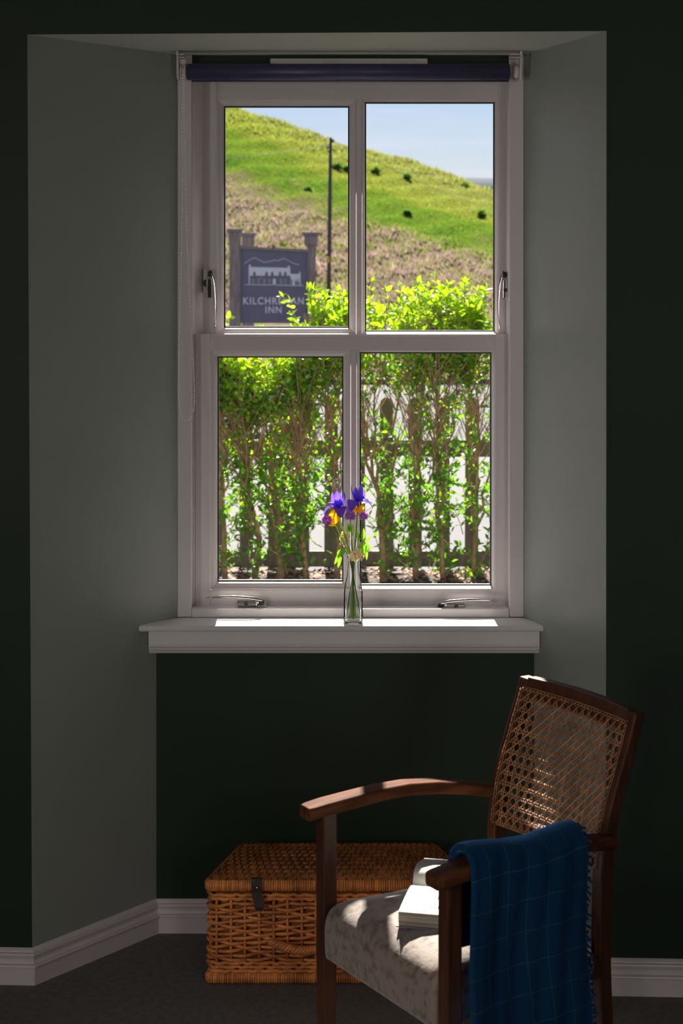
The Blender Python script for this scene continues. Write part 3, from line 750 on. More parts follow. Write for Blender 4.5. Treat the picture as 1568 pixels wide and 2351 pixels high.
def border(z0, z1, inset, nm, parent, n=300, rad=.0036):
    o = hamper_outline(inset, n); mb = MB()
    mb.loft([[(p.x,p.y,z) for p in hamper_outline(inset+.006, 60)] for z in (z0,z1)])
    for i, p in enumerate(o):
        t = o[(i+1) % n]-o[i-1]; t.normalize(); nn = Vector((t.y,-t.x)); q = p+nn*.002
        h = rad*R.uniform(.85,1.1)
        mb.tube([(p.x-nn.x*.004,p.y-nn.y*.004,z0+.001),(q.x,q.y,z0+.004),(q.x,q.y,z1-.004),(p.x-nn.x*.006,p.y-nn.y*.006,z1)], h, 5, caps=False)
    return mb.build(nm, M['wicker'], parent, kind='stuff')
border(.004, .026, .004, 'base_border', hp)
# horizontal waling near the top of the body
for k, zw in enumerate((.2175, .2085, .0515, .0420, .0325)):
    pts = []
    for i in range(0, NP, 2):
        off = .0045*math.cos(2*pi*i/(stp*1.0)+k*2.1); n_ = pn(i); p = per[i]+n_*(off+.002); pts.append((p.x,p.y,zw+.002*math.sin(2*pi*i/stp+k*2.1)))
    mb = MB(); mb.tube(pts, .0052, 6, loop=True); mb.build('waling', M['wicker'], hp)
# lid
lid = MB(); lo = hamper_outline(.006, 60)
lid.loft([[(p.x,p.y,z) for p in lo] for z in (.231, .2415)]); lid = lid.build('lid', M['wicker_d'], hp, label='woven lid, darker brown')
border(.229, .2515, .003, 'lid_border', lid)
def lidx(y): t = (y-YF)/(YR-YF); return fx0+(bx0-fx0)*t+.006, fx1+(bx1-fx1)*t-.006
def lidz(y): t = (y-YF)/(YR-YF); return .2475+.005*math.sin(pi*t)
ny = 10
for k in range(ny):
    y = YF+.02+(YR-YF-.035)*k/(ny-1); a, b = lidx(y)
    mb = MB(); mb.tube([(a,y,lidz(y)),(b,y,lidz(y))], .0032, 6); mb.build('lid_stake', M['wicker_d'], lid)
pit = (YR-YF-.035)/(ny-1); nw = 62
for w_ in range(nw):
    t = (w_+.5)/nw; pts = []
    for q in range(40):
        y = YF+.008+(YR-YF-.014)*q/39; a, b = lidx(y)
        ph = pi*(y-YF-.02)/pit
        pts.append((a+(b-a)*t+.0022*math.sin(ph*.5+w_), y, lidz(y)+.0042*math.cos(ph+pi*(w_ % 2))))
    mb = MB(); mb.tube(pts, .0036, 5, flat=.8); mb.build('lid_weaver', M['wicker_d'], lid)
# leather strap with stud, hanging over the lid's front edge
sx0 = X_(588, 4.29); mb = MB()
ps = [(4.318,.2575),(4.305,.2580),(4.293,.2555),(4.2905,.247),(4.2900,.236),(4.2880,.222),(4.2855,.208),(4.283,.197),(4.284,.188)]
rings = []
for i, (y, z) in enumerate(ps):
    w_ = .0125 if i < 7 else (.0115 if i == 7 else .006); xc = sx0+.004*i/8+(.004 if i > 5 else 0)
    rings.append([(xc-w_,y-.0014,z),(xc+w_,y-.0014,z),(xc+w_,y+.0014,z),(xc-w_,y+.0014,z)])
mb.loft(rings, smooth=False); st = mb.build('strap', M['leather'], hp, bevel=.0006)
mb = MB(); mb.lathe([(.0022,-.0005),(.0022,.0012),(.001,.002)], (sx0+.001, 4.2872, .2415), 10, 'y'); 
mb = MB(); mb.lathe([(.0024,4.2885),(.0024,4.2868),(.001,4.2862)], (sx0+.002,0,.243), 10, 'y'); mb.build('strap_stud', M['chrome'], st)
mb = MB(); mb.obox((sx0+.002, 4.2862, .2335), ((1,0,0),(0,1,0),(0,0,1)), (.0135,.0012,.0022)); mb.build('strap_loop', M['leather'], st)
# twisted rope handle on the front
mb = MB()
for q in range(3):
    pts = []
    for i in range(61):
        t = i/60; xx = X_(618,4.29)+(X_(782,4.29)-X_(618,4.29))*t; b_ = math.sin(pi*t)
        a = 2*pi*(7*t+q/3); rr_ = .0062*min(1, 4*b_+.2)
        pts.append((xx+.002*math.cos(a), 4.2855-.004*b_+rr_*math.sin(a)*.7, .113-.020*b_+rr_*math.cos(a)))
    mb.tube(pts, .0058, 6)
mb.build('rope_handle', M['wicker'], hp)

# ================================================================ BOTTLE VASE AND FLOWERS
VB = Vector((X_(811, 4.633), 4.633, ZS+.0004))
vase = thing('bottle_vase', 'small clear glass bottle of water standing on the window sill', 'vase', VB)
pr = [(.0205,0),(.0248,.004),(.0252,.012),(.0250,.070),(.0246,.082),(.0228,.098),(.0192,.116),(.0160,.132),(.0142,.146),(.0136,.160),(.0136,.170),(.0150,.172),(.0150,.178),(.0138,.180)]
inn_ = [(.0122,.180),(.0120,.160),(.0126,.146),(.0144,.132),(.0176,.116),(.0212,.098),(.0230,.082),(.0234,.070),(.0235,.014),(.0205,.009),(.001,.0075)]
mb = MB(); mb.lathe(pr+inn_, VB, 32); mb.build('bottle', M['bottle'], vase)
mb = MB(); mb.lathe([(.001,.0085),(.0203,.0095),(.0231,.015),(.0230,.070),(.0226,.082),(.0208,.098),(.0172,.116),(.0140,.132),(.0122,.146),(.0120,.147),(.0005,.1468)], VB, 28); mb.build('water', M['water'], vase)

def petal(mb, base, az, el0, el1, length, width, cup=.15, ruffle=0, n=7, m=5, tipw=.25):
    p = Vector(base); side = Vector((-math.sin(az), math.cos(az), 0)); rows_ = []
    for i in range(n+1):
        t = i/n; el = el0+(el1-el0)*t
        d = Vector((math.cos(az)*math.cos(el), math.sin(az)*math.cos(el), math.sin(el)))
        nn = side.cross(d)
        w_ = width*(math.sin(pi*min(1, .08+t*.92)**.8)*.9+.12+ (tipw-.25)*t)*.5
        if i == n: w_ *= .35
        rows_.append([p+side*w_*s_+nn*(cup*w_*s_*s_+ruffle*math.sin(s_*7+t*9)*w_) for s_ in [-1+2*k/(m-1) for k in range(m)]])
        p = p+d*length/n
    mb.loft(rows_, caps=False, closed=False)
def FP(px, py, dy=0): return at(px, py, VB.y+dy)
def stem_to(end, rootx, name='stem', m='stem', r=.0016, parent=None, rooty=0, bend=0):
    root = VB+Vector((rootx*1.25, rooty, .012+R.uniform(0,.012)))
    neck = VB+Vector((rootx*-.15+(end.x-VB.x)*.10, rooty*.3+(end.y-VB.y)*.1, .172))
    pts = []
    for i in range(15):
        t = i/14
        if t < .5: q = root.lerp(neck, t*2)
        else:
            u = (t-.5)*2; q = neck.lerp(end, u); q.x += bend*math.sin(pi*u)
        pts.append(q)
    mb = MB(); mb.tube(pts, [r*1.55]*7+[r*1.25]+[r]*7, 6); return mb.build(name, M[m], parent)

def iris(px, py, dy, az0, rootx, label, side=0):
    c = FP(px, py, dy); t = thing('iris', label, 'flower', c, group='purple irises in the bottle')
    stem_to(c-Vector((0,0,.012)), rootx, parent=t, r=.0019, rooty=R.uniform(-.006,.006))
    mb = MB(); mb.tube([c-Vector((0,0,.030)), c-Vector((0,0,.016)), c-Vector((0,0,.004)), c], [.0021,.0034,.0030,.0018], 8); mb.build('spathe', M['spathe'], t)
    for k in range(3):
        mb = MB(); petal(mb, c, az0+k*2*pi/3, .95, 1.45+.06*k, .047, .024, .30, .12); mb.build('standard_petal', M['iris'], t)
        mb = MB(); petal(mb, c, az0+pi/3+k*2*pi/3, .35, -1.55, .050, .031, -.22, .06, n=9, tipw=.4); mb.build('fall_petal', M['iris_f'], t)
        mb = MB(); petal(mb, c+Vector((0,0,.002)), az0+pi/3+k*2*pi/3, .75, -.15, .030, .012, -.3); mb.build('style_arm', M['iris'], t)
    for k in range(2):
        mb = MB(); petal(mb, c, az0+.9+k*2.6, 1.25, 1.5, .042, .020, .3, .12); mb.build('standard_petal', M['iris'], t)
    return t
iris(776, 1166, -.012, -2.45, .005, 'purple iris lower left of the two in the bottle')
iris(822, 1152, .004, -3.10, -.006, 'purple iris standing tallest in the bottle')

def poppy(px, py, dy, dirs, label, rootx):
    c = FP(px, py, dy); t = thing('yellow_flower', label, 'flower', c, group='yellow flowers in the bottle')
    stem_to(c, rootx, parent=t, m='stem', r=.0012, rooty=.004)
    for az, e0, e1, ln, wd in dirs:
        mb = MB(); petal(mb, c, az, e0, e1, ln, wd, .3, .07, tipw=.5); mb.build('petal', M['poppy'], t)
poppy(768, 1202, -.016, [(pi*1.05, 1.5, 2.0, .040, .034), (-2.2, 1.7, 1.9, .038, .034), (-2.6, .0, -.6, .018, .024)], 'yellow flower drooping at the left of the bunch', .006)
poppy(820, 1176, -.004, [(-.5, .9, 1.2, .026, .032), (-2.7, 1.0, 1.1, .026, .026), (-1.4, .6, 1.3, .020, .030)], 'yellow flower tucked behind the tallest iris', -.002)

def chive(px, py, dy, rad, rootx, label, tilt):
    c = FP(px, py, dy); t = thing('chive_flower', label, 'flower', c, group='round purple chive flowers in the bottle')
    stem_to(c, rootx, parent=t, m='stem_d', r=.0011, rooty=R.uniform(-.005,.005))
    mb = MB(); n = 90
    for i in range(n):
        z = 1-2*(i+.5)/n
        if z < -.75: continue
        a = i*2.39996; q = math.sqrt(1-z*z); d = Vector((q*math.cos(a)+tilt*.5, q*math.sin(a), z*.95)).normalized()
        o = d.orthogonal().normalized(); o2 = d.cross(o)
        b0, b1, tip = c+d*rad*.25, c+d*rad*.66, c+d*rad*R.uniform(.95,1.22)
        w_ = rad*.13
        mb.add([b0, b1+o*w_, b1+o2*w_, b1-o*w_, b1-o2*w_, tip], [(0,1,2),(0,2,3),(0,3,4),(0,4,1),(5,2,1),(5,3,2),(5,4,3),(5,1,4)], True)
    mb.build('florets', M['chive'], t, kind='stuff')
chive(751.5, 1195, -.02, .0165, .016, 'purple chive flower leaning out at the left of the bunch', -.5)
chive(804, 1185, -.028, .0160, .000, 'purple chive flower in the middle, below the irises', 0)
chive(834, 1185, -.010, .0140, -.015, 'purple chive flower at the right of the bunch', .3)

def umbel(px, py, dy, sc, label, rootx, elong):
    c = FP(px, py, dy); t = thing('white_flower', label, 'flower', c, group='creamy white flower heads in the bottle')
    stem_to(c+Vector((0,.006,.004)), rootx, parent=t, r=.0013, rooty=.002)
    mb = MB()
    for i in range(170):
        a = R.uniform(0, 2*pi); z = R.uniform(-1, 1); q = math.sqrt(1-z*z); k = R.uniform(.6, 1)
        lump = 1+.18*math.sin(3*a+z*4)
        p = c+Vector((q*math.cos(a)*elong[0]*lump, q*math.sin(a)*elong[1], z*elong[2]*lump))*k*sc
        mb.add([p+v_*1.0*R.uniform(.8,1.2) for v_ in iv], fi, True)
    mb.build('florets', M['umbel'], t, kind='stuff')
umbel(819, 1274, -.022, 1, 'creamy white flower head hanging over the bottle neck', -.003, (.0215,.012,.0145))
umbel(790, 1238, .006, 1, 'smaller creamy white flower head behind the stems on the left', .003, (.012,.010,.019))

LEAFV = lambda b, d, up, ln, w: [b, b+d*ln*.28-up.cross(d)*w*.42+up*.0, b+d*ln*.28+up.cross(d)*w*.42, b+d*ln*.62-up.cross(d)*w*.5, b+d*ln*.62+up.cross(d)*w*.5, b+d*ln, b+d*ln*.45-up*w*.18]
LEAFF = [(0,6,1),(0,2,6),(1,6,3),(2,4,6),(3,6,5),(6,4,5)]
def sprig(label, pts, leaves, rootx):
    c = FP(*pts[0]); t = thing('leafy_sprig', label, 'foliage', c, group='leafy sprigs in the bottle')
    mb = MB(); neck = VB+Vector((0,0,.176)); root = VB+Vector((rootx,.004,.02))
    path_ = [root, root.lerp(neck,.5), neck]+[FP(*p) for p in pts]
    mb.tube(path_, .0010, 6); mb.build('stem', M['stem'], t)
    for (bx, by, tx, ty, w, dy) in leaves:
        b = FP(bx, by, dy); e_ = FP(tx, ty, dy-.008); d = e_-b; ln = d.length; d.normalize()
        up = Vector((0,-1,0)); up -= d*d.dot(up); up.normalize()
        # broad oval blade with a folded midrib
        side = up.cross(d); mb = MB(); rows_ = []
        for i in range(8):
            q = i/7; ww = w*math.sin(pi*min(1, q*.9+.06))**.8*.5*(1 if i < 7 else .15)
            cpt_ = b+d*ln*q+up*(-.004*q*q)
            rows_.append([cpt_-side*ww+up*ww*.35, cpt_, cpt_+side*ww+up*ww*.35])
        mb.loft(rows_, caps=False, closed=False); mb.build('leaf', M['sprig'], t)
sprig('leafy green sprig spilling out to the right of the bottle', [(818,1240,-.01),(832,1236,-.015),(841,1247,-.02)],
      [(832,1241,835,1214,.011,-.015),(838,1246,851,1232,.009,-.02),(829,1244,825,1266,.010,-.02),(834,1244,833,1272,.009,-.025),(840,1248,837,1274,.009,-.02),(841,1250,842,1286,.008,-.02),(842,1252,852,1260,.009,-.01),(822,1240,818,1216,.009,.01)], -.006)
sprig('leafy green sprig drooping to the left of the bottle', [(800,1256,-.01),(790,1258,-.015),(780,1266,-.02)],
      [(798,1258,802,1272,.009,-.02),(792,1257,783,1280,.010,-.02),(788,1258,774,1272,.009,-.01),(782,1265,768,1296,.009,-.02),(784,1268,776,1304,.009,-.02),(797,1250,790,1222,.012,.015),(800,1240,788,1248,.010,.01),(796,1222,806,1204,.010,.012)], .006)
sprig('bright upright leaf sprig among the flower stems', [(806,1250,.004),(808,1225,.006)],
      [(804,1222,798,1202,.008,.01),(808,1232,811,1204,.008,.008),(803,1236,787,1222,.011,.012)], .002)

# ================================================================ OUTDOORS
YG = 9.6
def struct_mesh(mb, nm, m, label=None): return struct(mb.build(nm, m), label)
# garden bed in front of the fence, road, verge
mb = MB(); nxg = 30; rows_ = []
for y, z in ((YX, .06), (7, .06), (9.2, .06), (9.7, .055), (9.95, .03), (10.12, .012)):
    rows_.append([(x, y, z+.012*math.sin(x*9+y*5)+.008*math.sin(x*23)) for x in [-6+12*i/60 for i in range(61)]])
mb.loft(rows_, caps=False, closed=False); struct_mesh(mb, 'garden_bed', M['soil'], 'dark soil bed under the hedge')
struct_mesh(MB().box((-12, 10.05, -.3), (12, 18.4, 0.0)), 'road', M['asphalt'], 'pale sunlit road behind the fence')
mb = MB(); RL = random.Random(11)
for i in range(5200):
    x = RL.uniform(-1.9, 2.0); y = RL.choice((RL.uniform(9.2, 10.2), RL.uniform(9.9, 10.16))); z = .062-.05*max(0, min(1, (y-9.7)/.45))+.012*math.sin(x*9+y*5)+RL.uniform(.006, .02)
    a = RL.uniform(0, 6.28); l_ = RL.uniform(.012, .03); d = Vector((math.cos(a), math.sin(a), RL.uniform(-.3,.5)))*l_; s_ = Vector((-math.sin(a), math.cos(a), RL.uniform(-.3,.3)))*l_*.4
    c = Vector((x,y,z)); mb.add([c-d, c+s_, c+d, c-s_], [(0,1,2,3)])
tag(mb.build('leaf_litter', M['litter']), 'reddish brown dead leaves and bark scattered under the hedge', 'leaf litter', kind='stuff')

# picket fence
YP = 10.2
pf = thing('picket_fence', 'dark weathered picket fence standing behind the hedge', 'fence', (X_(800,YP), YP, 0))
pit_ = 64.5/F*YP; hw = 15.2/F*YP; zb, zt = Z_(1303,YP), Z_(912,YP)
ol = [(-hw,0),(hw,0),(hw,zt-zb-hw)]+[(hw*math.cos(a), zt-zb-hw+hw*math.sin(a)) for a in [pi*k/6 for k in range(1,6)]]+[(-hw,zt-zb-hw)]
mb = MB(); nO = len(ol); mb.add([(x,-.011,z) for x, z in ol]+[(x,.011,z) for x, z in ol], [tuple(range(nO)), tuple(reversed(range(nO,2*nO)))]+[((i+1) % nO, i, nO+i, nO+(i+1) % nO) for i in range(nO)])
x0_ = X_(953, YP); first = None
for k in range(-13, 14):
    x = x0_+k*pit_
    if first is None:
        first = mb.build('picket', M['fence'], pf, org=(0,0,0)); o = first
    else:
        o = first.copy(); COL.objects.link(o)
    o.location = (x-pf.location.x, R.uniform(-.002,.002), zb); o.rotation_euler = (0, R.uniform(-.008,.008), 0)
for ya, yb in ((1009, 1047), (1263, 1298)):
    mb = MB(); mb.box((x0_-13.4*pit_, YP-.047, Z_(yb,YP)), (x0_+13.4*pit_, YP-.012, Z_(ya,YP))); mb.build('rail', M['fence'], pf)
for xx in (x0_-11.5*pit_, x0_-4.5*pit_, x0_+5.5*pit_, x0_+12.5*pit_):
    mb = MB(); mb.box((xx-.04, YP+.012, -.2), (xx+.04, YP+.09, .95)); mb.build('fence_post', M['fence'], pf, bevel=.004)

# low rendered wall over the road
struct_mesh(MB().box((-12, 18.4, -.3), (12, 27.0, 0.0)), 'forecourt', M['forecourt'], 'grey forecourt beyond the road')
rw = thing('kerb', 'row of pale kerb stones along the far side of the forecourt', 'kerb', (0, 27.1, 0))
for k in range(-12, 12):
    mb = MB(); mb.box((k+.006, 27.0, -.1), (k+.994, 27.2, .09)); mb.build('kerb_stone', M['coping'], rw)

# hillside
RT = [(-60,13.5),(-20,12.6),(X_(440,86),Z_(212,86)),(X_(515,86),Z_(241,86)),(X_(600,86),Z_(264,86)),(X_(700,86),Z_(302,86)),(X_(760,86),Z_(326,86)),(X_(840,86),Z_(346,86)),(X_(900,86),Z_(361,86)),(X_(1000,86),Z_(390,86)),(X_(1060,86),Z_(411,86)),(X_(1140,86),Z_(446,86)),(X_(1250,86),Z_(490,86)),(20,3.0),(60,1.5)]
def zridge(x): return sum(interp(RT, min(60,max(-60,x+d))) for d in (-.3,0,.3))/3
def hz(x, y):
    if y < 48: return max(0, (y-27))/21*.6
    v_ = (y-48)/38
    if v_ <= 1: z = .6+(zridge(x)-.6)*v_
    else: z = zridge(x)-(v_-1)*1.2*max(.3, zridge(x)/8)
    return z+.10*math.sin(x*1.3+y*.7)*min(1, v_*4)*.6+.07*math.sin(x*2.9-y*1.7)
xs = list(np.linspace(-60,-14,20))+list(np.linspace(-13,13,130))+list(np.linspace(14,60,20))
ys = [27.15,30,34,38,43]+list(np.linspace(46,88,110))+[92,100,115,130]
mb = MB(); mb.loft([[(x,y,hz(x,y)) for x in xs] for y in ys], caps=False, closed=False); struct_mesh(mb, 'hillside', M['hill'], 'rough green and brown hillside behind the sign')
mb = MB(); rows_ = []
for k in range(41):
    x = -500+1000*k/40+200; h = 54.5+1.5*math.sin(k*.9)+.8*math.sin(k*2.3)-(.012*max(0,x-70))
    rows_.append([(x,1000,-20),(x,1000,h*.75),(x,1020,h),(x,1200,h*.8),(x,1200,-20)])
mb.loft(rows_, caps=False, closed=False); struct_mesh(mb, 'distant_hill', M['bluehill'], 'hazy blue hill on the horizon at right')
# rough grass tufts over the hill
RG = random.Random(3); V = []; FC = []
for i in range(52000):
    x = RG.uniform(-9, 10.5); y = 47+41*RG.random()**.9
    z = hz(x,y); h = RG.uniform(.05,.16)*(1.5 if RG.random() < .10 else 1)*(.6 if (y-48)/38+x*.015 > .40 and y < 80 else 1); w = h*.32; a = RG.uniform(0, 3.14)
    for k in range(2):
        aa = a+k*1.5; dx, dy = math.cos(aa)*w, math.sin(aa)*w; lx, ly = RG.uniform(-.5,.5)*h, RG.uniform(-.5,.5)*h
        b = len(V); V += [(x-dx,y-dy,z-.02),(x+dx,y+dy,z-.02),(x+lx+dx*.3,y+ly,z+h)]; FC.append((b,b+1,b+2))
mb = MB(); mb.v = V; mb.f = FC; mb.sm = [False]*len(FC)
tag(mb.build('hill_grass', M['tuft']), 'rough grass and dead bracken tufts covering the hillside', 'grass', kind='stuff')

# leaf-cloud helper (numpy): adds n leaves to arrays
def leafcloud(P_, D_, U_, ln, wd):
    P_, D_, U_ = (np.asarray(a, float) for a in (P_, D_, U_)); ln = np.asarray(ln)[:,None]; wd = np.asarray(wd)[:,None]
    D_ /= np.linalg.norm(D_, axis=1, keepdims=True); U_ -= D_*np.sum(U_*D_, axis=1, keepdims=True); U_ /= np.linalg.norm(U_, axis=1, keepdims=True)+1e-9
    Sd = np.cross(D_, U_)
    v_ = np.stack([P_, P_+D_*ln*.35+Sd*wd*.5+U_*wd*.16, P_+D_*ln*.35-Sd*wd*.5+U_*wd*.16, P_+D_*ln*.72+Sd*wd*.38+U_*wd*.06-U_*ln*.05, P_+D_*ln*.72-Sd*wd*.38+U_*wd*.06-U_*ln*.05, P_+D_*ln-U_*ln*.16, P_+D_*ln*.5-U_*ln*.02], 1)
    n = len(P_); base = np.array([(0,6,1),(0,2,6),(1,6,3),(2,4,6),(3,6,5),(6,4,5)])
    f = (base[None]+(np.arange(n)*7)[:,None,None]).reshape(-1,3)
    return v_.reshape(-1,3), f
def npmesh(name, v_, f, m, parent=None, kind=None, smooth=True):
    me = bpy.data.meshes.new(name); me.from_pydata(v_.tolist(), [], f.tolist()); me.materials.append(m)
    if smooth: me.polygons.foreach_set('use_smooth', [True]*len(f))
    o = bpy.data.objects.new(name, me); COL.objects.link(o)
    if parent is not None: o.parent = parent
    if kind: o['kind'] = kind
    return o

# gorse bushes on the hill
def bush(px, py, w, h, label):
    # find the hill point on this line of sight
    best = min((abs(Z_(py, y)-hz(X_(px,y), y)), y) for y in np.linspace(48, 86, 400))[1]
    x = X_(px, best); z = hz(x, best); t = thing('gorse_bush', label, 'bush', (x, best, z), group='dark gorse bushes on the hillside')
    RB_ = random.Random(px); n = 320; h *= .62; P_ = []; D_ = []; U_ = []
    for i in range(n):
        a = RB_.uniform(0, 6.28); e_ = RB_.uniform(-.1, 1.5); k = RB_.uniform(.5, 1)
        d = Vector((math.cos(a)*math.cos(e_)*w*.5, math.sin(a)*math.cos(e_)*w*.5, math.sin(e_)*h))*k
        P_.append(d); D_.append(d+Vector((RB_.gauss(0,.1),RB_.gauss(0,.1),.1))); U_.append((RB_.gauss(0,1),RB_.gauss(0,1),RB_.gauss(0,1)))
    v_, f = leafcloud(P_, D_, U_, [RB_.uniform(.10,.2) for _ in range(n)], [RB_.uniform(.05,.1) for _ in range(n)])
    npmesh('foliage', v_, f, M['bush'], t, 'stuff')
    mb = MB()
    for k in range(5):
        a = k*1.3; mb.tube([(0,0,-.05),(math.cos(a)*w*.2,math.sin(a)*w*.2,h*.4),(math.cos(a)*w*.35,math.sin(a)*w*.35,h*.75)], [.03,.02,.008], 5)
    mb.build('stems', M['bark'], t, org=(0,0,0))
for px, py, w, h, lb in ((772,388,.45,.25,'dark bush just right of the pole'), (795,392,.35,.22,'dark bush second to the right of the pole'), (862,396,.32,.24,'rounded dark bush high on the hill in the right pane'), (934,411,.30,.26,'dark bush on the faint track in the right pane'),
                         (707,441,.25,.18,'bright green bush left of the pole'), (934,494,.26,.20,'low dark bush in the middle of the green slope'), (1066,432,.34,.24,'dark bush near the skyline at right'), (1106,500,.30,.34,'dark upright bush near the right edge of the pane')):
    bush(px, py, w, h, lb)

# telegraph pole with wires
YPL = 47.0; pl = thing('telegraph_pole', 'dark wooden telegraph pole with wires in front of the hill', 'pole', (X_(757,YPL), YPL, hz(X_(757,YPL),YPL)))
zb = hz(X_(757,YPL), YPL)-.3
mb = MB(); mb.tube([(X_(754,YPL),YPL,zb),(X_(757,YPL),YPL,Z_(480,YPL)),(X_(759,YPL),YPL,Z_(316,YPL))], [.060,.055,.044], 14); mb.build('pole_shaft', M['pole'], pl)
mb = MB(); mb.tube([(X_(754.5,YPL),YPL,Z_(603,YPL)),(X_(754.7,YPL),YPL,Z_(588,YPL))], .062, 14); mb.build('marker_band', M['yellow'], pl, label='faded yellow band')
mb = MB(); mb.lathe([(.02,-.05),(.035,-.03),(.035,.02),(.02,.04)], at(752.5, 333, YPL-.05), 10); mb.build('insulator', M['plastic'], pl)
mb = MB(); mb.lathe([(.02,-.05),(.04,-.03),(.04,.02),(.02,.04)], at(764, 323, YPL-.03), 10); mb.build('insulator', M['pole'], pl)
mb = MB(); mb.box(at(753,350,YPL-.07), at(759,346,YPL+.05)); mb.build('bracket', M['pole'], pl)
for a, b, sag in ((at(752.5,333,YPL-.05), at(200,318,38), 10), (at(764,323,YPL-.03), at(1180,500,75), 1)):
    pts = [a.lerp(b, k/24)-Vector((0,0,(.35 if sag > 5 else .15)*math.sin(pi*k/24))) for k in range(25)]
    mb = MB(); mb.tube(pts, .007, 5); mb.build('wire', M['pole'], pl)

# inn sign on posts
YS = 20.0; sg = thing('inn_sign', 'slate blue hanging inn sign in a timber post frame', 'sign', (X_(631,YS), YS, 0))
def post(px0, px1, ptop, Y, capl, capr):
    a, b = X_(px0,Y), X_(px1,Y); c = (a+b)/2; r = (b-a)/2; zt_ = Z_(ptop,Y); ww = (X_(capr,Y)-X_(capl,Y))/2; cc = (X_(capr,Y)+X_(capl,Y))/2
    mb = MB(); mb.box((c-r, Y-r, 0), (c+r, Y+r, zt_-.05)); p = mb.build('sign_post', M['signwood'], sg, bevel=.012)
    mb = MB()
    for z0, z1, k in ((zt_-.155, zt_-.145, .72), (zt_-.145, zt_-.045, .74), (zt_-.045, zt_-.03, .86), (zt_-.03, zt_, 1.0)): mb.box((cc-ww*k, Y-ww*k, z0), (cc+ww*k, Y+ww*k, z1))
    mb.build('post_cap', M['signwood'], p, bevel=.006)
post(527, 553, 525, YS, 521, 557)
post(706, 725, 533, YS-.02, 693, 735)
post(556, 583, 534, YS+.9, 552, 588)
mb = MB(); a, b = at(550, 565, YS), at(713, 573, YS); mb.add([a+Vector((0,-.06,0)), b+Vector((0,-.06,0)), b+Vector((0,.06,0)), a+Vector((0,.06,0)), a+Vector((0,-.06,-.03)), b+Vector((0,-.06,-.03)), b+Vector((0,.06,-.03)), a+Vector((0,.06,-.03))], [(0,1,2,3),(7,6,5,4),(4,5,1,0),(5,6,2,1),(6,7,3,2),(7,4,0,3)]); mb.build('head_rail', M['signwood'], sg)
YF_ = YS-.03
mb = MB(); a0, a1, a2, a3 = at(551,571,YF_), at(708,577,YF_), at(707,742,YF_), at(551,742,YF_)
bk_ = Vector((0,.05,0)); mb.add([a3,a2,a1,a0,a3+bk_,a2+bk_,a1+bk_,a0+bk_], [(0,1,2,3),(7,6,5,4),(0,4,5,1),(1,5,6,2),(2,6,7,3),(3,7,4,0)]); pnl = mb.build('sign_panel', M['signface'], sg)
YT = YF_-.004
def flat(nm, polys, m):
    mb = MB()
    for poly in polys:
        n_ = len(poly); vs_ = [at(x,y,YT) for x, y in poly]+[at(x,y,YT+.004) for x, y in poly]
        mb.add(vs_, [tuple(range(n_)), tuple(reversed(range(n_,2*n_)))]+[(i,n_+i,n_+(i+1)%n_,(i+1)%n_) for i in range(n_)])
    return mb.build(nm, m, pnl)
def strip(pts, w): return [[(x0,y0-w),(x1,y1-w),(x1,y1+w),(x0,y0+w)] for (x0,y0),(x1,y1) in zip(pts, pts[1:])]
flat('mountain_line', strip([(561,605),(570,599),(579,593.5),(585,592),(592,595),(603,601.5),(608,602.5),(617,600),(622,600.5),(629,597),(637,598.5),(645,596),(652,593),(660,597),(672,604),(687,608)], 1.1), M['signgrey'])
hs = [[(571,612),(573,607),(575,607),(576,613),(661,615),(661,610),(664,610),(666,615),(667,633),(571,633)], [(667,629),(687,629),(687,624),(689.5,624),(690,629),(690,648),(667,643)],
      [(571,633),(573.5,633),(573.5,652),(571,652)], [(626.5,640),(633,640),(633,655),(626.5,655)], [(671,644),(677,644),(677,655),(671,655)], [(687.5,648),(690,648),(690,655),(687.5,655)], [(562,652.5),(696,655),(696,656.5),(562,654)]]
flat('house_emblem', hs, M['signwhite'])
wn = []
for x in (581,594,607,619,645,655,668,683): wn += strip([(x-3,641),(x+3,641)], .5)+strip([(x-3,651),(x+3,651)], .5)+strip([(x-3,646),(x+3,646)], .4)+[[(x-3.2,641),(x-2.5,641),(x-2.5,651),(x-3.2,651)],[(x-.4,641),(x+.4,641),(x+.4,651),(x-.4,651)],[(x+2.5,641),(x+3.2,641),(x+3.2,651),(x+2.5,651)]]
wn += strip([(592,652),(592,642),(598,636),(604,642),(604,652)], .5)
flat('emblem_windows', wn, M['signgrey'])
dm = []
for x in (584,612,625,643,655): dm.append([(x-3,633),(x-3,627),(x,623),(x+3,627),(x+3,633)])
mb = MB()
for poly in dm:
    n_ = len(poly); mb.add([at(x,y,YT-.002) for x, y in poly]+[at(x,y,YT+.001) for x, y in poly], [tuple(range(n_)), tuple(reversed(range(n_,2*n_)))]+[(i,n_+i,n_+(i+1)%n_,(i+1)%n_) for i in range(n_)])
mb.build('emblem_dormers', M['signface'], pnl)
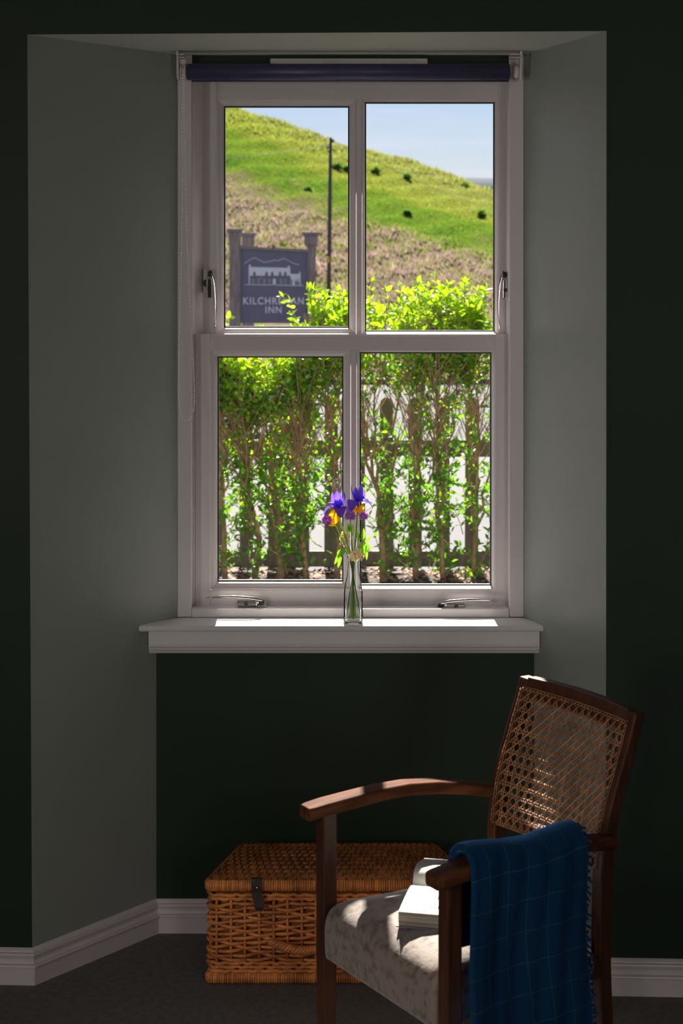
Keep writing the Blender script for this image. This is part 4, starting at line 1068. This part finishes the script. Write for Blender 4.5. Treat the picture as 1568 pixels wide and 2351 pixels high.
def text(body, pxc, pyb, h_px, w_px):
    cu = bpy.data.curves.new('t', 'FONT'); cu.body = body; cu.align_x = 'CENTER'; cu.extrude = .01; cu.offset = .018; cu.space_character = 1.18
    ob = bpy.data.objects.new('t', cu); COL.objects.link(ob); dg = bpy.context.evaluated_depsgraph_get(); dg.update()
    me = bpy.data.meshes.new_from_object(ob.evaluated_get(dg)); bpy.data.objects.remove(ob)
    co = np.array([v_.co for v_ in me.vertices]); mn, mxx_ = co.min(0), co.max(0)
    k = YT/F; c = at(pxc, pyb, YT)
    mb = MB(); mb.v = [(c.x+(p[0]-(mn[0]+mxx_[0])/2)/(mxx_[0]-mn[0])*w_px*k, YT-.002+p[2]*.1, c.z+(p[1]-mn[1])/(mxx_[1]-mn[1])*h_px*k) for p in co]
    mb.f = [tuple(p.vertices) for p in me.polygons]; mb.sm = [False]*len(mb.f); bpy.data.meshes.remove(me)
    mb.build('lettering', M['signwhite'], pnl)
text('KILCHRENAN', 628, 699, 16.5, 139)
text('INN', 628, 719, 15.5, 37)

# ---------------------------------------------------------------- hedge of privet shrubs
def shrub(px, seed, ztop, label, full=True, group='privet shrubs of the hedge', x=None, nstem=None, lm=.30):
    RS = random.Random(seed); x = X_(px, YG) if x is None else x; y0 = YG+RS.uniform(-.07,.07); z0 = .05
    t = thing('privet_shrub', label, 'shrub', (x, y0, z0), group=group)
    nstem = nstem or RS.choice((3,4,4,5)); tr = MB(); tw = MB(); P_, D_, U_, LN, WD = [], [], [], [], []; Y1, Y2, Y3, Y4, Y5 = [], [], [], [], []
    # short gnarled trunk
    tr_h = RS.uniform(.28,.52); r0 = RS.uniform(.013,.021)
    tp = [Vector((0,0,-.04)), Vector((RS.uniform(-.01,.01),0,.10)), Vector((RS.uniform(-.02,.02),RS.uniform(-.02,.02),tr_h*.6)), Vector((RS.uniform(-.03,.03),RS.uniform(-.02,.02),tr_h))]
    tr.tube(tp, [r0*1.3,r0,r0*.95,r0*.85], 8)
    def leaf(p, d, young, big=1.0):
        ln = RS.uniform(.030,.048)*big
        a = (Y1,Y2,Y3,Y4,Y5) if young else (P_,D_,U_,LN,WD)
        a[0].append(p); a[1].append(d); a[2].append((RS.gauss(0,.5),RS.gauss(-.3,.5),RS.gauss(.7,.5))); a[3].append(ln); a[4].append(ln*RS.uniform(.42,.58))
    def twig(p, d, ln, n, young, big=1.0):
        q = Vector(p); d = Vector(d).normalized(); pts = [q.copy()]; m = max(3, n//2)
        for i in range(m):
            d = (d+Vector((RS.gauss(0,.12),RS.gauss(0,.12),.10+RS.gauss(0,.08)))).normalized(); q = q+d*ln/m; pts.append(q.copy())
            if n:
                s_ = d.orthogonal().normalized(); s_.rotate(Matrix.Rotation(RS.uniform(0,6.28), 3, d))
                for sg_ in (1,-1):
                    yl = young or (q.z > ztop-.16-z0) or (q.z > ztop-.62-z0 and RS.random() < .5) or RS.random() < .05
                    leaf(q.copy(), d*.55+s_*sg_+Vector((0,0,.1)), yl, big)
        if n: leaf(q.copy(), d, young or q.z > ztop-.16-z0, big)
        tw.tube(pts, [.0030]*1+[.0026-.0014*i/len(pts) for i in range(1, len(pts))], 4, caps=False)
    for k in range(nstem):
        a = RS.uniform(0, 6.28); lean = RS.uniform(.04,lm); pts = [tp[-2 if k % 2 else -1].copy()]
        hgt = ztop-z0-RS.uniform(.06,.16); n_ = 12; dx, dy = math.cos(a)*lean, math.sin(a)*lean*.9
        for i in range(1, n_+1):
            u = i/n_; zq = pts[0].z+(hgt-pts[0].z)*u
            pts.append(Vector((tp[-1].x+dx*u**.8+RS.gauss(0,.012), tp[-1].y+dy*u**.8+RS.gauss(0,.012), zq)))
        tr.tube(pts, [max(.0035, r0*.60*(1-.82*i/n_)) for i in range(n_+1)], 6)
        for i in range(n_):
            zq = pts[i].z; zr_ = zq/(ztop-z0)
            if zr_ > .66: cnt, ll = (7 if full else 5), ((.09,.19) if zq < ztop-z0-.30 else (.05,.11))
            elif zr_ > .46: cnt, ll = (1 if RS.random() < .5 else 0), (.10,.2)
            elif zr_ > .10: cnt, ll = (1 if RS.random() < .7 else 2), (.10,.24)
            else: cnt, ll = 1, (.08,.2)
            for q in range(cnt):
                p = pts[i].lerp(pts[min(n_,i+1)], RS.random()); az = RS.uniform(0, 6.28)
                d = Vector((math.cos(az), math.sin(az)*.8, RS.uniform(.1,.9)))
                twig(p, d, RS.uniform(*ll), RS.choice((6,8,10)), False)
            if .40 < zr_ < .85:
                for q in range(3):
                    p = pts[i]; az = RS.uniform(0, 6.28); twig(p, (math.cos(az)*.7, math.sin(az)*.5, 1), min(RS.uniform(.2,.38), ztop-z0-p.z-.05), 0, False)
        # long upright young shoots at the crown
        for q in range(7 if full else 3):
            p = pts[-1]+Vector((RS.gauss(0,.08), RS.gauss(0,.07), RS.uniform(-.10,.02)))
            twig(p, (RS.gauss(0,.22), RS.gauss(0,.2), 1), RS.uniform(.08,.19), RS.choice((8,10,12)), True, 1.05)
    # leafy basal growth
    for q in range(RS.choice((10,16,24)) if full else 8):
        p = Vector((RS.gauss(0,.10), RS.gauss(0,.08), RS.uniform(.02,.45))); az = RS.uniform(0,6.28)
        twig(p, (math.cos(az), math.sin(az), RS.uniform(.2,1)), RS.uniform(.1,.22), RS.choice((6,8)), RS.random() < .05)
    tr.build('trunk', M['bark'], t, org=(0,0,0)); tw.build('twigs', M['twig'], t, org=(0,0,0), kind='stuff')
    v_, f = leafcloud(P_, D_, U_, LN, WD); npmesh('leaves', v_, f, M['leaf'], t, 'stuff')
    v_, f = leafcloud(Y1, Y2, Y3, Y4, Y5); npmesh('young_leaves', v_, f, M['leaf_y'], t, 'stuff')
    if full:      # the foremost leaves, one by one
        one, fo = leafcloud([(0,0,0)], [(0,1,0)], [(0,0,1)], [1.0], [.5])
        me = bpy.data.meshes.new('leaf'); me.from_pydata(one.tolist(), [], fo.tolist()); me.materials.append(M['leaf'])
        me.polygons.foreach_set('use_smooth', [True]*len(fo))
        for q in range(24):
            o = bpy.data.objects.new('leaf', me); COL.objects.link(o); o.parent = t
            o.location = (RS.gauss(0,.12), -RS.uniform(.10,.26), RS.uniform(.12,1.0)*(ztop-.15)); k = RS.uniform(.036,.052)
            o.scale = (k,k,k); o.rotation_euler = (RS.uniform(-.9,.5), RS.uniform(-.5,.5), RS.uniform(0,6.28))
    return t
names = [(518,1.41,'privet shrub at the left edge of the lower panes'), (588,1.36,'privet shrub with the thickest trunk in the left pane'), (645,1.26,'privet shrub with forked trunk below the sign lettering'),
         (700,1.38,'privet shrub with thin stems left of the flowers'), (774,1.59,'privet shrub rising behind the flowers'), (882,1.55,'privet shrub with paired trunks just right of the bottle'), (955,1.57,'thin privet shrub in the middle of the right pane'),
         (1018,1.59,'privet shrub with mossy upright trunk in the right pane'), (1085,1.60,'privet shrub nearest the right edge of the lower panes')]
for i, (px, zt_, lb) in enumerate(names): shrub(px, 100+i*7, zt_, lb, lm=.10 if 690 < px < 800 else .30)
for i, (x, lb) in enumerate(((-.95, 'privet shrub next past the left edge of the window glass'), (-1.25, 'privet shrub furthest left along the hedge'), (1.06, 'privet shrub next past the right edge of the window glass'), (1.36, 'privet shrub furthest right along the hedge'))):
    shrub(0, 300+i, 1.50, lb, full=False, x=x, nstem=3)

for o in bpy.data.objects:
    if '_o' in o: del o['_o']
